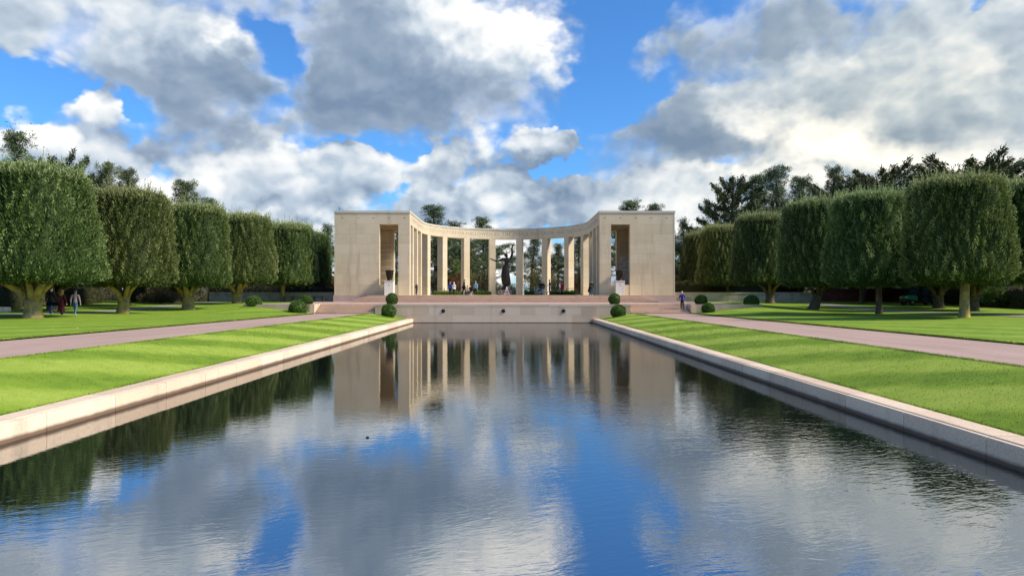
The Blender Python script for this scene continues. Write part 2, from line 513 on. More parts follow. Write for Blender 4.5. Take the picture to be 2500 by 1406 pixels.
M_MARBLE = stone("white_marble", (0.60, 0.545, 0.46), (0.76, 0.70, 0.61), 0.05, 0.0, 0.5, None, 0.5, 0.05)
M_DARKSTONE = plain("inscription_shadow", (0.38, 0.29, 0.18), 0.9, var=0.1)
M_INK = plain("carved_line", (0.42, 0.32, 0.20), 0.9, var=0.1)
M_WOOD = plain("ceiling_wood", (0.24, 0.135, 0.07), 0.7, var=0.25)
M_BRONZE = plain("dark_bronze", (0.035, 0.028, 0.024), 0.38, 0.75, 0.5, 14.0)
M_IRON = plain("black_iron", (0.018, 0.017, 0.018), 0.5, 0.3, 0.2)
M_PATH = path_mat("pink_gravel", (0.355, 0.235, 0.185), (0.445, 0.31, 0.25))
M_TERR = path_mat("pink_terrace", (0.38, 0.25, 0.195), (0.475, 0.325, 0.26))
M_FOOT = path_mat("grey_path", (0.24, 0.21, 0.155), (0.33, 0.29, 0.22))
M_GRASS = grass_mat("lawn_grass")
M_BLADE = grass_mat("grass_blades", True)
M_FIELD = plain("far_field", (0.09, 0.13, 0.04), 0.9, var=0.3, scale=0.05)
M_WATER = water_mat()
M_OAK = leaf_mat("oak_leaves", [(0.0, (0.018, 0.034, 0.008)), (0.35, (0.055, 0.088, 0.020)), (0.6, (0.125, 0.172, 0.045)), (0.84, (0.235, 0.285, 0.09)), (1.0, (0.44, 0.46, 0.22))], 0.25, 0.55, 0.30, 0.18)  # darkest stops paint the shade of leaves sunk in hollows
M_BOX = leaf_mat("box_leaves", [(0.0, (0.035, 0.07, 0.01)), (0.6, (0.085, 0.155, 0.02)), (1.0, (0.18, 0.26, 0.045))], 0.15, 0.55, 0.1)
M_BED = leaf_mat("bed_leaves", [(0.0, (0.05, 0.09, 0.012)), (0.6, (0.13, 0.22, 0.025)), (1.0, (0.24, 0.32, 0.05))], 0.25, 0.55, 0.1)
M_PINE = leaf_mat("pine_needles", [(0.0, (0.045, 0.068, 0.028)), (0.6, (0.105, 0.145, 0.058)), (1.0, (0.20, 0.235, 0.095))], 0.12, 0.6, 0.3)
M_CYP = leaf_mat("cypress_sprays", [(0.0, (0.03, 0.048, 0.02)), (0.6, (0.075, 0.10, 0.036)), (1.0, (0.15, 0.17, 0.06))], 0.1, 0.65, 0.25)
M_HEDGE = leaf_mat("hedge_leaves", [(0.0, (0.030, 0.034, 0.014)), (0.55, (0.075, 0.075, 0.030)), (0.8, (0.14, 0.085, 0.040)), (1.0, (0.19, 0.16, 0.08))], 0.2, 0.6, 0.3)
M_RUST = leaf_mat("autumn_leaves", [(0.0, (0.10, 0.035, 0.018)), (0.6, (0.22, 0.075, 0.035)), (1.0, (0.30, 0.17, 0.07))], 0.3, 0.6, 0.1)
M_OLIVE = leaf_mat("yellow_green_leaves", [(0.0, (0.055, 0.062, 0.020)), (0.6, (0.135, 0.135, 0.042)), (1.0, (0.25, 0.215, 0.085))], 0.3, 0.6, 0.1)
M_BARKL = bark_mat("lit_lichen_bark", (0.17, 0.125, 0.07), (0.36, 0.28, 0.17), (0.50, 0.36, 0.075), 0.20)  # real lichen; the bark under it is lightened as if lit
M_BARKD = bark_mat("shaded_dark_bark", (0.065, 0.05, 0.034), (0.17, 0.13, 0.09), (0.26, 0.20, 0.07), 0.08)  # oak trunks standing in shade get their darkness from this colour

# ------------------------------------------------------------------ ground, lawns, paths, water
POOL = 7.83            # half width of the water
WALL_Y = 62.0          # front of the pool end wall
def path_z(y):
    return 0.783 + (62.0 - y) * 0.004
def sstep(a, b, x):
    t = np.clip((x - a) / (b - a), 0, 1)
    return t * t * (3 - 2 * t)
def lawn_z(x, y):
    ax = np.abs(x)
    low = 0.783 + (62.0 - np.minimum(y, 75)) * 0.004 + 0.03 + (np.minimum(ax, 34) - 16.45) * 0.016
    y0 = np.interp(ax, [16.45, 22.0, 30], [59.0, 53.0, 55.0])
    y1 = np.interp(ax, [16.45, 22.0, 30], [76.0, 66.0, 84.0])
    s = sstep(0, 1, (y - y0) / (y1 - y0))
    und = 0.05 * np.sin(x * 0.31 + 1.3) * np.sin(y * 0.23)
    return low * (1 - s) + 1.56 * s + und * np.clip((ax - 17) / 6, 0, 1)
def grid(name, xs, ys, zf, mat, kind='structure', label=None):
    X, Y = np.meshgrid(xs, ys)
    Z = zf(X, Y)
    v = np.stack([X.ravel(), Y.ravel(), Z.ravel()], 1)
    nx, ny = len(xs), len(ys)
    i, j = np.meshgrid(np.arange(nx - 1), np.arange(ny - 1))
    a = (j * nx + i).ravel()
    f = np.stack([a, a + 1, a + nx + 1, a + nx], 1)
    o = link(name, np_mesh(name, v, f, mat, smooth=True))
    tag(o, label, kind=kind)
    return o
g = MB()
g.v = [(-3000, -400, -0.7), (3000, -400, -0.7), (3000, 5000, -0.7), (-3000, 5000, -0.7)]
g.face((0, 1, 2, 3))
tag(g.build("ground", M_FIELD), kind='structure')
for s, nm in ((-1, "lawn_left"), (1, "lawn_right")):
    xs = np.concatenate([np.arange(16.45, 40, 0.75), np.arange(40, 96, 4.0)])
    ys = np.concatenate([np.arange(-12, 110, 1.0), np.arange(110, 190, 5.0)])
    xs = np.sort(xs * s)
    grid(nm, xs, ys, lawn_z, M_GRASS)
def bank_z(x, y):
    t = np.clip((np.abs(x) - 8.40) / (11.3 - 8.40), 0, 1)
    top = 0.783 + (62.0 - y) * 0.004 + 0.02
    return 0.335 + (top - 0.335) * (0.75 * t + 0.25 * np.sin(t * math.pi / 2))
for s, nm in ((-1, "grass_bank_left"), (1, "grass_bank_right")):
    grid(nm, np.sort(np.linspace(8.38, 11.3, 14) * s), np.arange(-12, 62.6, 0.6), bank_z, M_GRASS)
for s, nm in ((-1, "path_left"), (1, "path_right")):
    grid(nm, np.sort(np.linspace(11.3, 16.45, 6) * s), np.linspace(-12, 62.6, 40), lambda x, y: 0.783 + (62.0 - y) * 0.004 - 0.012 + 0 * x, M_PATH)
grid("lawn_back", np.linspace(-16.45, 16.45, 20), np.linspace(112.2, 190, 20), lambda x, y: 1.5 + 0 * x, M_GRASS)
# narrow walk between the two rows of trees, laid 2 cm above the turf
for s, nm in ((-1, "footpath_left"), (1, "footpath_right")):
    ys = np.arange(-8, 88, 1.0)
    xo = 31.6 + np.clip((ys - 40) / 40, 0, 1) * 2.0
    v = []
    for k, y in enumerate(ys):
        for q in np.linspace(-0.95, 0.95, 4):
            xx = s * (xo[k] + q)
            v.append((xx, y, float(lawn_z(np.array(xx), np.array(y))) + 0.02))
    f = [(4 * k + q, 4 * k + q + 1, 4 * k + q + 5, 4 * k + q + 4) for k in range(len(ys) - 1) for q in range(3)]
    tag(link(nm, np_mesh(nm, np.array(v), np.array(f), M_FOOT, smooth=True)), kind='structure')
w = MB()
w.v = [(-POOL - 0.02, 4.0, 0), (POOL + 0.02, 4.0, 0), (POOL + 0.02, WALL_Y + 0.05, 0), (-POOL - 0.02, WALL_Y + 0.05, 0)]
w.face((0, 1, 2, 3))
tag(w.build("water", M_WATER), kind='structure')
# the near end of the pool, below and behind the camera
tag(MB().box(-11.3, 11.3, -12, 3.4, -0.5, 0.88).build("pavement_near", M_TERR), kind='structure')

# kerbs of the pool, stone by stone
def kerb(s, label):
    t = empty("pool_kerb", (s * POOL, 4.0, 0), 0, label, "kerb", "granite kerbs along the pool")
    y = 0.0; k = 0
    L = 2.25
    prof = [(0, -0.35), (0.57, -0.35), (0.57, 0.352), (0.115, 0.352), (0.10, 0.332), (0.085, 0.338), (0.012, 0.338), (0.0, 0.326)]
    if s < 0: prof = [(-a, b) for a, b in reversed(prof)]
    m = MB().prism(prof, 0.007, L - 0.007)
    me = m.mesh("kerb_stone", M_GRANITE)
    n = 25
    for k in range(n):
        link("kerb_stone", me, t, (0, k * L + rnd.uniform(-.001, .001), rnd.uniform(-.004, .004)))
    rest = WALL_Y - 4.0 - n * L
    MB().prism(prof, 0.004, rest - 0.004).build("kerb_stone", M_GRANITE, t, (0, n * L, 0))
    bx("kerb_bed", M_CORE, t, s * 0.03, s * 0.54, 0, WALL_Y - 4.0 - .01, -0.6, 0.325)
kerb(-1, "sunlit pink granite kerb along the left side of the pool")
kerb(1, "pink granite kerb with shaded face along the right side of the pool")
t = empty("pool_end_kerb", (0, 3.7, 0), 0, "pink granite kerb across the near end of the pool", "kerb")
for k in range(7):
    bx("kerb_stone", M_GRANITE, t, -7.8 + k * 2.23 + .004, -7.8 + (k + 1) * 2.23 - .004, -0.3, 0.3, -0.4, 0.35)

# ------------------------------------------------------------------ terrace, pool end wall, steps
Z1, Z2 = 1.60, 2.36
m = MB()
m.box(-11.15, 11.15, WALL_Y + 0.42, 79, -0.4, Z1)
m.box(-22.0, -11.15, 64.5, 112, -0.4, Z1 - .001)
m.box(11.15, 22.0, 64.5, 112, -0.4, Z1 - .001)
m.box(-11.15, 11.15, 79, 112, -0.4, Z1 - .002)
tag(m.build("terrace", M_TERR), kind='structure')

pw = empty("pool_end_wall", (0, WALL_Y, 0), 0, "low granite retaining wall with three bronze spouts at the far end of the pool", "wall")
bx("core", M_CORE, pw, -11.13, 11.13, 0.02, 0.42, -0.4, Z1 - .01)
def course(par, name, mat, x0, x1, z0, z1, L, off, y0, y1, gap=.004, jit=0.0, r=rnd):
    """one course of stones between x0 and x1 in front of y1"""
    x = x0
    first = True
    while x < x1 - 1e-3:
        l = (off if first and off else L) * (1 + r.uniform(-jit, jit))
        first = False
        e = min(x + l, x1)
        if x1 - e < L * .25: e = x1
        bx(name, mat, par, x + gap, e - gap, y0 + r.uniform(0, .004), y1, z0 + gap, z1 - gap)
        x = e
course(pw, "wall_stone", M_POOLWALL, -11.15, 11.15, -0.35, 0.67, 2.6, 1.6, 0, .03)
course(pw, "wall_stone", M_POOLWALL, -11.15, 11.15, 0.67, 1.39, 1.33, 0.7, 0, .03)
course(pw, "coping_stone", M_POOLWALL, -11.17, 11.17, 1.39, Z1 + .012, 2.66, 1.9, -.012, .5)
for s in (-1, 1):       # returns of the wall beside the steps
    bx("return_wall", M_POOLWALL, pw, s * 11.135, s * 11.145, .05, 2.6, -.3, Z1 - .02)
sp = MB()
sp.lathe([(0.165, 0), (0.17, .03), (0.15, .055), (0.11, .06), (0.10, .03), (0.06, .03), (0.055, .07), (0.03, .08)], 20)
spm = sp.mesh("water_spout", M_BRONZE)
for x, wh in ((-5.2, "leftmost"), (0.05, "middle"), (5.3, "rightmost")):
    o = link("water_spout", spm, None, (x, WALL_Y - .001, 1.03))
    o.rotation_euler = (R(90), 0, 0)
    tag(o, "round bronze water spout, the %s of three on the pool end wall" % wh, "spout", "bronze spouts on the pool end wall")

for s, side in ((-1, "left"), (1, "right")):
    t = empty("garden_steps", (s * 13.8, 62.1, 0.78), 0, "short flight of pink granite steps up to the terrace %s of the pool" % side, "steps", "granite steps beside the pool wall")
    h = (Z1 - 0.77) / 5
    for k in range(5):
        d0 = k * 0.44
        MB().box(-2.58, 2.58, d0, 2.62, k * h - .02, (k + 1) * h - .045).box(-2.58, 2.58, d0 - .03, 2.62, (k + 1) * h - .045, (k + 1) * h).build("step", M_STEP, t)
    c = empty("wing_wall", (s * 16.45, 62.0, 0.7), 0, "low granite wing wall ending in a pale block beside the %s steps" % side, "wall", "wing walls beside the steps")
    bx("end_block", M_GRANITE, c, s * 0, s * .42, -.02, 2.5, -0.4, .93)
    L = [1.5, 1.5, 1.5, 1.3]; x = .42
    for k, l in enumerate(L):
        bx("wall_stone", M_POOLWALL, c, s * (x + .004), s * (x + l - .004), 0, .45, -.5, .90)
        x += l

us = empty("terrace_steps", (0, 82, Z1), 0, "wide flight of pink granite steps up to the memorial platform", "steps")
h = (Z2 - Z1) / 5
for k in range(5):
    y0 = -1.5 + k * .375
    hw = 17.5 - k * .4
    m = MB()
    m.box(-hw, hw, y0 + .03, 2.2 if k < 4 else 29.8, k * h - .05, (k + 1) * h - .04)
    m.box(-hw - .03, hw + .03, y0, 2.2 if k < 4 else 29.8, (k + 1) * h - .04, (k + 1) * h)
    m.build("step" if k < 4 else "platform", M_STEP if k < 4 else [M_STEP], us)
tag(bx("memorial_pavement", M_LIMEP, None, -15.5, 15.5, 82.25, 111.5, Z2 - .02, Z2 + .004), kind='structure')

# ------------------------------------------------------------------ the memorial: two loggias joined by a curved colonnade
ZC = [2.36, 3.60, 4.83, 6.09, 7.30, 8.46, 9.60, 10.76]
ZF, ZT, ZTT = 10.76, 12.10, 12.36
UI, UO = 11.25, 20.15       # inner and outer side of a loggia
CY, RI, RO = 95.7, 11.25, 12.35
mem = empty("memorial_building", (0, 84, Z1), 0, "limestone memorial with two tall blocks joined by a curved colonnade", "memorial")
MOFF = Vector((0, 84, Z1))
def mb_shift(m):
    m.v = [tuple(Vector(q) - MOFF) for q in m.v]
    return m
def mstone(name, mat, x0, x1, y0, y1, z0, z1, par=mem):
    return mb_shift(MB().box(x0, x1, y0, y1, z0, z1)).build(name, mat, par)
G = .0045
for s in (-1, 1):
    side = -1 if s < 0 else 1
    def sx(a, b): return (s * a, s * b)
    core = MB()
    def cb(u0, u1, y0, y1, z0, z1): core.box(s * u0, s * u1, y0, y1, z0, z1)
    cb(14.87, UO - .05, 84.04, 84.90, Z1, ZT - .02)        # front wall, outer part
    cb(UI + .04, 12.58, 84.04, 84.90, Z1, ZT - .02)        # pier
    cb(12.58, 14.87, 84.04, 84.90, ZF + .02, ZT - .02)
    cb(12.58, 14.87, 84.10, 84.80, Z1, 3.58)
    cb(UO - .92, UO - .04, 84.90, 93.9, Z1, ZT - .02)      # outer wall
    cb(14.62, UO - .92, 93.02, 93.9, Z1, ZT - .02)         # back wall
    cb(12.35, 14.62, 93.02, 93.9, ZF, ZT - .02)
    cb(12.35, 14.62, 93.1, 93.8, Z1, 3.58)
    core.box(s * 12.35, s * (UO - .3), 84.9, 93.9, 11.35, 11.9)   # roof slab
    mb_shift(core).build("loggia_core", M_CORE, mem)
    # facing stones of the front
    for k in range(7):
        z0, z1 = ZC[k] + G, ZC[k + 1] - G
        cuts = [14.85, 16.65, 18.4, 19.98] if k % 2 == 0 else [14.85, 15.75, 17.55, 19.1, 19.98]
        if k == 3: cuts = [14.85, 17.2, 19.2, 19.98]
        for a, b in zip(cuts[:-1], cuts[1:]):
            mstone("facing_stone", M_LIME, *sx(a + G, b - G), 84.0 - rnd.uniform(0, .004), 84.05, z0, z1)
        mstone("facing_stone", M_LIME, *sx(UI, 12.60 - G), 84.0 - rnd.uniform(0, .004), 84.92, z0, z1)
        mstone("corner_stone", M_LIMEP, *sx(19.985, UO), 83.985, 84.35, z0, z1)
        # jamb of the opening and the side of the loggia
        if k > 0: mstone("jamb_stone", M_LIMEP, *sx(14.84, 14.875), 84.02, 84.9, z0, z1)
        for y0, y1 in ((84.36, 87.4), (87.4, 90.6), (90.6, 93.9)):
            mstone("facing_stone", M_LIME, *sx(UO - .05, UO), y0 + G, y1 - G, z0, z1)
        if k > 0:
            mstone("jamb_stone", M_LIMEP, *sx(14.60, 14.635), 93.04, 93.88, z0, z1)
        for a, b in ((14.63, 17.0), (17.0, 19.22)):
            mstone("wall_stone", M_LIMEP, *sx(a + G, b - G), 93.0, 93.03, z0, z1)
    mstone("parapet_stone", M_LIME, *sx(12.605, 13.7), 84.06, 84.85, ZC[0] + G, 3.60)
    mstone("parapet_stone", M_LIME, *sx(13.71, 14.845), 84.06, 84.85, ZC[0] + G, 3.60)
    mstone("parapet_stone", M_LIME, *sx(12.4, 14.6), 93.06, 93.85, ZC[0] + G, 3.60)
    # frieze above the opening
    fc = [UI, 13.4, 15.3, 17.6, 18.9, 19.98]
    if s > 0: fc = [UI, 13.9, 15.7, 18.2, 19.98]
    for a, b in zip(fc[:-1], fc[1:]):
        mstone("frieze_stone", M_LIME, *sx(a + (G if a > UI else 0), b - G), 84.0 - rnd.uniform(0, .004), 84.92, ZF + G, ZT - G)
    mstone("corner_stone", M_LIMEP, *sx(19.985, UO), 83.985, 84.35, ZF + G, ZT - G)
    # plinth
    for a, b in ((15.6, 17.1), (17.1, 18.75), (18.75, 20.25)):
        mstone("plinth_stone", M_PLINTH, *sx(a + G, b - G), 83.86, 84.4, Z1 - .02, Z2)
    mstone("plinth_stone", M_PLINTH, *sx(19.9, 20.25), 84.41, 94.0, Z1 - .02, Z2)
    # little four-pointed stars cut in the frieze
    for q in (11.85, 13.7, 15.55, 17.35, 19.2):
        st = MB()
        for ang in range(4):
            a = ang * math.pi / 2
            M = Matrix.Translation((s * q, 83.99, 11.52)) @ Matrix.Rotation(a, 4, 'Y')
            b = len(st.v)
            st.v += [tuple(M @ Vector(c)) for c in ((-.028, 0, 0), (.028, 0, 0), (0, 0, .19), (-.028, .006, 0), (.028, .006, 0), (0, .006, .19))]
            st.face((b, b + 1, b + 2)); st.face((b + 1, b + 4, b + 5, b + 2)); st.face((b, b + 2, b + 5, b + 3))
        mb_shift(st).build("carved_star", M_INK, mem)
    # coping of the loggia
    for y0, y1, a, b in ((83.93, 85.0, UI - .07, 13.5), (83.93, 85.0, 13.5, 15.7), (83.93, 85.0, 15.7, 17.9), (83.93, 85.0, 17.9, UO + .07),
                         (85.0, 88.0, 19.2, UO + .07), (88.0, 91.0, 19.2, UO + .07), (91.0, 94.0, 19.2, UO + .07)):
        mstone("coping_stone", M_COPING, *sx(a + G, b - G), y0 + G, y1 - G, ZT, ZTT)
    # coffered ceiling
    c = MB()
    c.box(s * 12.36, s * (UO - .93), 84.92, 93.0, 11.15, 11.34)
    ceil_ = mb_shift(c).build("ceiling", M_WOOD, mem)
    for y in np.arange(85.6, 93, 1.15):
        mb_shift(MB().box(s * 12.37, s * (UO - .94), y, y + .16, 10.93, 11.14)).build("ceiling_beam", M_LIMEP, ceil_)
    for u in np.arange(13.2, 19.2, 1.2):
        mb_shift(MB().box(s * u, s * (u + .14), 84.93, 92.99, 10.97, 11.15)).build("ceiling_beam", M_LIMEP, ceil_)
    # what is cut into or set on the back wall
    if s < 0:
        rr = random.Random(5)
        z = 9.25
        for par_, nl in ((0, 2), (1, 3), (2, 3), (3, 4), (4, 4), (5, 4), (6, 5), (7, 3), (8, 3)):
            pg = MB()
            for li in range(nl):
                x = -17.3
                xe = -14.95 if li < nl - 1 else -15.6
                while x < xe:
                    l = rr.uniform(.06, .22)
                    pg.box(x, min(x + l, xe), 92.992, 92.999, z - .085, z)
                    x += l + .045
                z -= .155
            z -= .17
            mb_shift(pg).build("carved_text", M_INK, mem)
    else:
        mp, NN, pp = new_mat("painted_map")
        P_ = pos(NN)
        nz = NN.noise(P_, 1.1, 5.0, 0.6)
        cc = NN.ramp(nz, [(0.42, (0.50, 0.47, 0.41)), (0.47, (0.62, 0.58, 0.50)), (0.54, (0.62, 0.58, 0.50)), (0.57, (0.36, 0.30, 0.24)), (0.60, (0.58, 0.54, 0.46)), (0.68, (0.42, 0.13, 0.09))])
        NN.put(pp.inputs['Base Color'], cc); pp.inputs['Roughness'].default_value = .6
        mstone("wall_map", mp, 14.95, 18.8, 92.985, 92.999, 3.3, 7.4)
        rr = random.Random(9); z = 9.4
        pg = MB()
        for li in range(12):
            x = 15.0
            while x < 17.4:
                l = rr.uniform(.06, .22)
                pg.box(x, x + l, 92.992, 92.999, z - .085, z); x += l + .045
            z -= .165
        mb_shift(pg).build("carved_text", M_INK, mem)

# positions along the colonnade: distance from its middle -> inner face point, outward direction
HALF = RI * math.pi / 2
def along(d, r):
    """d: arc length measured on the inner face, r: depth from the inner face"""
    s = 1 if d >= 0 else -1
    a = abs(d)
    if a <= HALF:
        th = a / RI
        return Vector((s * (RI + r) * math.sin(th), CY + (RI + r) * math.cos(th), 0))
    return Vector((s * (RI + r), CY - (a - HALF), 0))
DMAX = HALF + (CY - 84.92)
def sweep(d0, d1, r0, r1, z0, z1, n=3):
    m = MB()
    for i in range(n + 1):
        d = d0 + (d1 - d0) * i / n
        for r, z in ((r0, z0), (r1, z0), (r1, z1), (r0, z1)):
            p = along(d, r)
            m.v.append((p.x, p.y, z))
    for i in range(n):
        for q in range(4):
            q2 = (q + 1) % 4
            m.face((4 * i + q, 4 * i + q2, 4 * i + 4 + q2, 4 * i + 4 + q))
    m.face((3, 2, 1, 0)); e = 4 * n
    m.face((e, e + 1, e + 2, e + 3))
    return mb_shift(m)
SP = 4.03
# architrave stones (joints over the columns) and coping stones
js = [SP * (k + .5) for k in range(0, 7)]
js = [-DMAX] + sorted([-j for j in js if j < DMAX - 1] + [j for j in js if j < DMAX - 1]) + [DMAX]
for a, b in zip(js[:-1], js[1:]):
    sweep(a + .003, b - .003, 0.0, RO - RI, ZF, ZT, 8).build("architrave_stone", M_LIME, mem)
nc = 46
for k in range(nc):
    a = -DMAX + 2 * DMAX * k / nc; b = -DMAX + 2 * DMAX * (k + 1) / nc
    sweep(a + .012, b - .012, -.07, RO - RI + .07, ZT, ZTT - rnd.uniform(0, .02), 3).build("coping_stone", M_COPING, mem)
# columns, each of stacked stones
CW, CD = 0.95, 1.08
def column_mesh(z0, z1, ins):
    return MB().box(-CW / 2 + ins, CW / 2 - ins, ins, CD - ins, z0, z1).mesh("column_stone", M_LIME)
cz = [Z2, 3.45, 4.9, 6.2, 7.4, 8.75, 9.7, ZF]
cms = [column_mesh(cz[k] + G, cz[k + 1] - G, 0) for k in range(7)]
shaft = MB().box(-CW / 2 + .01, CW / 2 - .01, .01, CD - .01, Z2, ZF).mesh("column", M_CORE)
ds = [SP * (k + .5) for k in range(0, 7)]
for d in sorted([-q for q in ds if q < DMAX - 1.5] + [q for q in ds if q < DMAX - 1.5]):
    p = along(d, 0); q = along(d, 1.0)
    o = (q - p).normalized()
    c = link("column", shaft, mem, (p.x - MOFF.x, p.y - MOFF.y, -MOFF.z))
    c.rotation_euler = (0, 0, math.atan2(o.y, o.x) - math.pi / 2)
    for me in cms:
        e = link("column_stone", me, c, (0, 0, 0), rnd.choice((0, 0)))
# the inscription cut round the frieze
TXT = "THIS EMBATTLED SHORE PORTAL OF FREEDOM IS FOREVER HALLOWED BY THE IDEALS THE VALOR AND THE SACRIFICES OF OUR FELLOW COUNTRYMEN"
cu = bpy.data.curves.new("inscription", 'FONT')
cu.body = TXT; cu.size = 0.72; cu.align_x = 'CENTER'; cu.space_character = 1.12; cu.resolution_u = 2
tmp = bpy.data.objects.new("inscription_tmp", cu); COL.objects.link(tmp)
dg = bpy.context.evaluated_depsgraph_get()
me = bpy.data.meshes.new_from_object(tmp.evaluated_get(dg))
bpy.data.objects.remove(tmp)
xs_ = [v.co.x for v in me.vertices]
kx = 2 * (DMAX - 1.0) / (max(xs_) - min(xs_))
for v in me.vertices:
    p = along(v.co.x * kx, -.004)
    v.co = Vector((p.x, p.y, 11.28 + v.co.y)) - MOFF
ins = bmesh.new(); ins.from_mesh(me); ins.verts.ensure_lookup_table()
seen = set()
for v0 in ins.verts:                      # one object for each letter
    if v0.index in seen: continue
    st_, isl = [v0], []
    seen.add(v0.index)
    while st_:
        q = st_.pop(); isl.append(q)
        for e in q.link_edges:
            o2 = e.other_vert(q)
            if o2.index not in seen: seen.add(o2.index); st_.append(o2)
    idx = {q.index: i for i, q in enumerate(isl)}
    lm = bpy.data.meshes.new("letter")
    fs_ = {f for q in isl for f in q.link_faces}
    lm.from_pydata([tuple(q.co) for q in isl], [], [[idx[q.index] for q in f.verts] for f in fs_])
    lm.materials.append(M_DARKSTONE)
    link("letter", lm, mem)
ins.free()
# lightning rod on the block
o = MB().tube([(-19.7, 84.6, ZTT), (-19.7, 84.6, ZTT + .55)], .02, 6).tube([(-19.85, 84.6, ZTT + .32), (-19.55, 84.6, ZTT + .32)], .02, 6).box(-19.95, -19.45, 84.4, 84.8, ZTT, ZTT + .06).build("lightning_rod", M_IRON)
tag(o, "small cross-shaped metal rod on top of the left stone block", "rod")

# ------------------------------------------------------------------ urns on marble pedestals
for s, side in ((-1, "left"), (1, "right")):
    x = s * 13.5
    t = empty("marble_pedestal", (x, 83.3, Z2), 0, "white marble pedestal under the urn before the %s block" % side, "pedestal", "pedestals under the urns")
    MB().box(-.52, .52, -.52, .52, 0, 1.62).build("shaft", M_MARBLE, t)
    MB().box(-.56, .56, -.56, .56, 1.62, 1.70).build("cap", M_MARBLE, t)
    MB().box(-.02, .02, -.526, -.52, 1.05, 1.32).box(-.08, .08, -.527, -.521, 1.17, 1.21).build("carved_cross", M_INK, t)
    u = empty("bronze_urn", (x, 83.3, Z2 + 1.70), 0, "large dark bronze urn on the pedestal before the %s block" % side, "urn", "bronze urns")
    MB().lathe([(.36, 0), (.37, .05), (.30, .09), (.29, .22), (.33, .26), (.335, .30)], 28).build("foot", M_BRONZE, u)
    b = MB().lathe([(.335, .30), (.36, .33), (.36, .52), (.38, .56), (.395, .75), (.43, .95), (.50, 1.12), (.535, 1.18), (.535, 1.23), (.49, 1.23), (.42, 1.0), (.36, .6)], 28).build("bowl", M_BRONZE, u)
    rm = MB()
    rr = random.Random(3 + s)
    for k in range(16):      # plain raised swags round the bowl
        a = k * math.pi / 8
        pts = []
        for q in range(6):
            z = .62 + .34 * (q / 5) if k % 2 else .95 - .3 * (q / 5)
            aa = a + .09 * q
            r = .40 + .10 * max(0, (z - .7)) ** 1.0
            pts.append((r * math.cos(aa), r * math.sin(aa), z))
        rm.tube(pts, [.012, .028, .034, .034, .028, .012], 5)
    rm.build("relief", M_BRONZE, b)

# ------------------------------------------------------------------ figure builder (skin surface over a skeleton)
def skin_mesh(name, joints, bones, mats, root, sub=1, slots=None):
    me = bpy.data.meshes.new(name + "_sk")
    names = list(joints)
    me.from_pydata([joints[n][0] for n in names], [(names.index(a), names.index(b)) for a, b, _ in bones], [])
    o = bpy.data.objects.new(name + "_tmp", me)
    COL.objects.link(o)
    md = o.modifiers.new('s', 'SKIN')
    md.use_smooth_shade = True
    md.branch_smoothing = 0.6
    for i, n in enumerate(names):
        r = joints[n][1]
        d = me.skin_vertices[0].data[i]
        d.radius = r if hasattr(r, '__len__') else (r, r)
        d.use_root = (n == root)
    sb = o.modifiers.new('u', 'SUBSURF'); sb.levels = sub; sb.render_levels = sub
    dg = bpy.context.evaluated_depsgraph_get()
    out = bpy.data.meshes.new_from_object(o.evaluated_get(dg))
    bpy.data.objects.remove(o)
    out.name = name
    out.materials.clear()
    for m in mats: out.materials.append(m)
    segs = [(Vector(joints[a][0]), Vector(joints[b][0]), sl) for a, b, sl in bones]
    idx = []
    for p in out.polygons:
        c = p.center
        best, bs = 1e9, 0
        for a, b, sl in segs:
            ab = b - a
            tt = max(0, min(1, (c - a).dot(ab) / max(ab.length_squared, 1e-9)))
            dd = (c - (a + ab * tt)).length
            if dd < best: best, bs = dd, sl
        idx.append(bs)
    out.polygons.foreach_set('material_index', idx)
    out.polygons.foreach_set('use_smooth', [True] * len(idx))
    return out

def hand(m, wrist, dirv, palm_n, L, mi, curl=0.35):
    """a palm with four unequal fingers and a thumb leaving its side"""
    d = dirv.normalized(); n = palm_n.normalized(); s = d.cross(n).normalized()
    pl = L * .5
    b = len(m.v)
    for k, (f, wd, th) in enumerate(((0, .34, .22), (.5, .46, .17), (1.0, .42, .13))):
        c = wrist + d * (pl * f)
        for a in range(8):
            an = 2 * math.pi * a / 8
            m.v.append(tuple(c + s * (math.cos(an) * wd * L * .5) + n * (math.sin(an) * th * L * .5)))
    for i in range(2):
        for a in range(8):
            a2 = (a + 1) % 8
            m.face((b + i * 8 + a, b + i * 8 + a2, b + i * 8 + 8 + a2, b + i * 8 + 8 + a), mi, True)
    m.face([b + 16 + a for a in range(8)], mi)
    for k, (o, l) in enumerate(((-.16, .40), (-.055, .48), (.05, .46), (.15, .36))):
        p0 = wrist + d * (pl * .95) + s * (o * L)
        p1 = p0 + d * (l * L * .5)
        p2 = p1 + (d * math.cos(curl * 2) + n * math.sin(curl * 2)).normalized() * (l * L * .5)
        m.tube([p0, p1, p2], [.055 * L, .05 * L, .036 * L], 5, mi)
    p0 = wrist + d * (pl * .25) - s * (.16 * L)
    p1 = p0 + (d * .7 - s * .6).normalized() * (.22 * L)
    p2 = p1 + (d * .95 + n * .2).normalized() * (.2 * L)
    m.tube([p0, p1, p2], [.07 * L, .06 * L, .042 * L], 5, mi)

